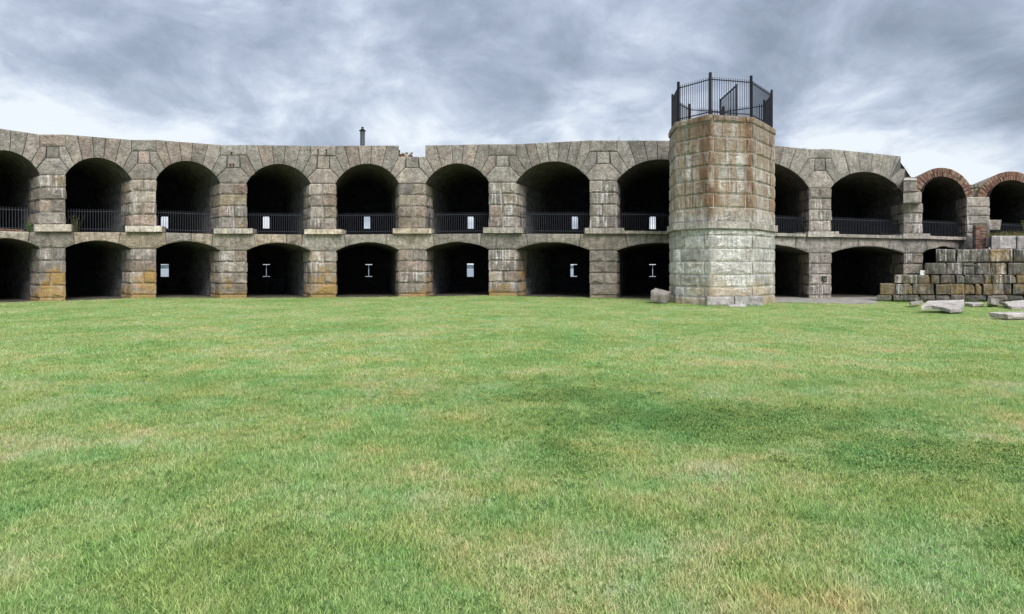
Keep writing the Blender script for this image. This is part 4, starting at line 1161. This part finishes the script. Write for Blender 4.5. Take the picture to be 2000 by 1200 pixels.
WEED = [(1156, .42, 'thin dry weed on the parapet above the pier two left of the tower'), (1209, .66, 'tallest thin weed on the parapet, left of the tower'),
        (1103, .22, 'tiny weed on the parapet above the widest arch'), (1234, .40, 'thin weed on the parapet left of the tower, right of the tallest one'),
        (1246, .34, 'thin weed on the parapet nearest the tower on its left'), (1010, .16, 'tiny weed tuft on the parapet above the pier right of the sixth arch'),
        (546, .18, 'small yellowish weed tuft on the parapet above the fourth arch'), (1571, .26, 'small weed on the parapet just right of the tower'),
        (1633, .16, 'low weed on the parapet above the last whole arch')]
for k, (x, h, lab) in enumerate(WEED): weed(lab, topat(x), h, 3 if h > .3 else 6, 40+k, 'stalk' if h > .2 else 'leaf', .05 if h > .3 else .18)
q = Wz(1768, 345, 40.6); weed('sparse leafy weed on top of the block pile by the brick arch', q, .75, 5, 61, 'stalk', .15, .05)
q = W(152, 453)+axis(2)*.55; weed('dark creeper climbing the left end of the railing in the second arch', q, 1.05, 16, 62, 'stalk', .22, .07)
q = W(60, 452)+axis(1)*.3; weed('green bush by the railing in the upper arch at the left edge', q, .7, 14, 63, 'leaf', .3, .06)
q = W(1742, 462)+axis(10)*1.1; weed('small green fern behind the railing in the last whole granite arch', q, .4, 12, 64, 'leaf', .3, .05)
q = W(238, 454)+axis(2)*.3; weed('small green tuft at the right end of the second arch ledge', q, .25, 9, 65, 'leaf', .15, .04)
q = Wz(2003, 452, 39.0); weed('yellow green shrub at the right edge in front of the second brick arch', q, .75, 16, 66, 'leaf', .25, .09)
q = Wz(1935, 460, 38.9)
def weed_mass(name, spots, mats, label):
    r = random.Random(5); bm = bmesh.new()
    for base, h in spots:
        for k in range(16):
            dx, dy = r.uniform(-.25, .25), r.uniform(-.2, .2); hh = h*r.uniform(.4, 1); lx = r.uniform(-.3, .3)*hh; mi = 0 if r.random() < .5 else len(mats)-1
            a_ = base+Vector((dx*.6, dy, -.03)); b_ = base+Vector((dx+lx, dy, hh)); w_ = Vector((.012, 0, 0))
            f = bm.faces.new([bm.verts.new(p) for p in (a_-w_, a_+w_, b_)]); f.material_index = mi
            for q in range(5):
                g = r.uniform(.2, 1); p = a_+(b_-a_)*g; an = r.uniform(0, 6.28); l = .045*r.uniform(.5, 1.4)
                v = Vector((math.cos(an)*l, math.sin(an)*l, r.uniform(-.3, .9)*l)); s_ = Vector((-math.sin(an)*l*.4, math.cos(an)*l*.4, 0))
                quad(bm, p, p+v*.5+s_, p+v, p+v*.5-s_, mi=mi)
    return tag(link_bm(name, bm, mats, recalc=False), label, kind='stuff')
weed_mass('weeds', [(Wz(x+rng.uniform(-2, 2), 461+rng.uniform(-1, 1), 38.8+rng.uniform(0, .5)), rng.uniform(.12, .4)) for x in range(1931, 2052, 4)], [M['leaf'], M['heather']], 'reddish and green weeds along the top of the block tier')
sp_ = []
for x in list(range(1725, 2055, 9)):
    X = Wz(x, 585, zr(x)-.15-rng.uniform(0, .15)); X.z = gh(X.x, X.y); sp_.append((X, rng.uniform(.06, .22)))
weed_mass('undergrowth', sp_, [M['leaf'], M['blade']], 'rank grass along the foot of the ruined wall')
# brick kerb in the leftmost upper arch
kb = empty('brick_kerb', W(20, 449)+axis(1)*.25, 'short run of broken brick paving on the floor of the leftmost upper arch', 'masonry')
for c in range(16):
    for r in range(2):
        q = W(-6+c*3.2+(r % 2)*1.5, 450.5-r*2.4+c*.22)+axis(1)*.12; place_copy(brme, 'brick', kb, (q.x, q.y, q.z+.03), (.42, 1, 1), (0, 0, rng.uniform(-.1, .1)))
# graffiti scrawl on the pier right of the tower
def scrawl(name, px0, px1, py0, py1, seed, mat, n=6, dz=-.09, wdt=.018, label='dark painted scrawl'):
    r = random.Random(seed); bm = bmesh.new()
    for k in range(n):
        pts_ = [W(r.uniform(px0, px1), r.uniform(py0, py1), dz) for _ in range(4)]
        tube(bm, pts_, wdt, 4)
    for v_ in bm.verts: pass
    return tag(link_bm(name, bm, mat, fort), label)
scrawl('painted_scrawl', 1604, 1616, 538, 552, 5, M['black_paint'])
scrawl('painted_scrawl', 1776, 1788, 440, 455, 8, M['black_paint'], 4, wdt=.012, label='dark scribbled mark')
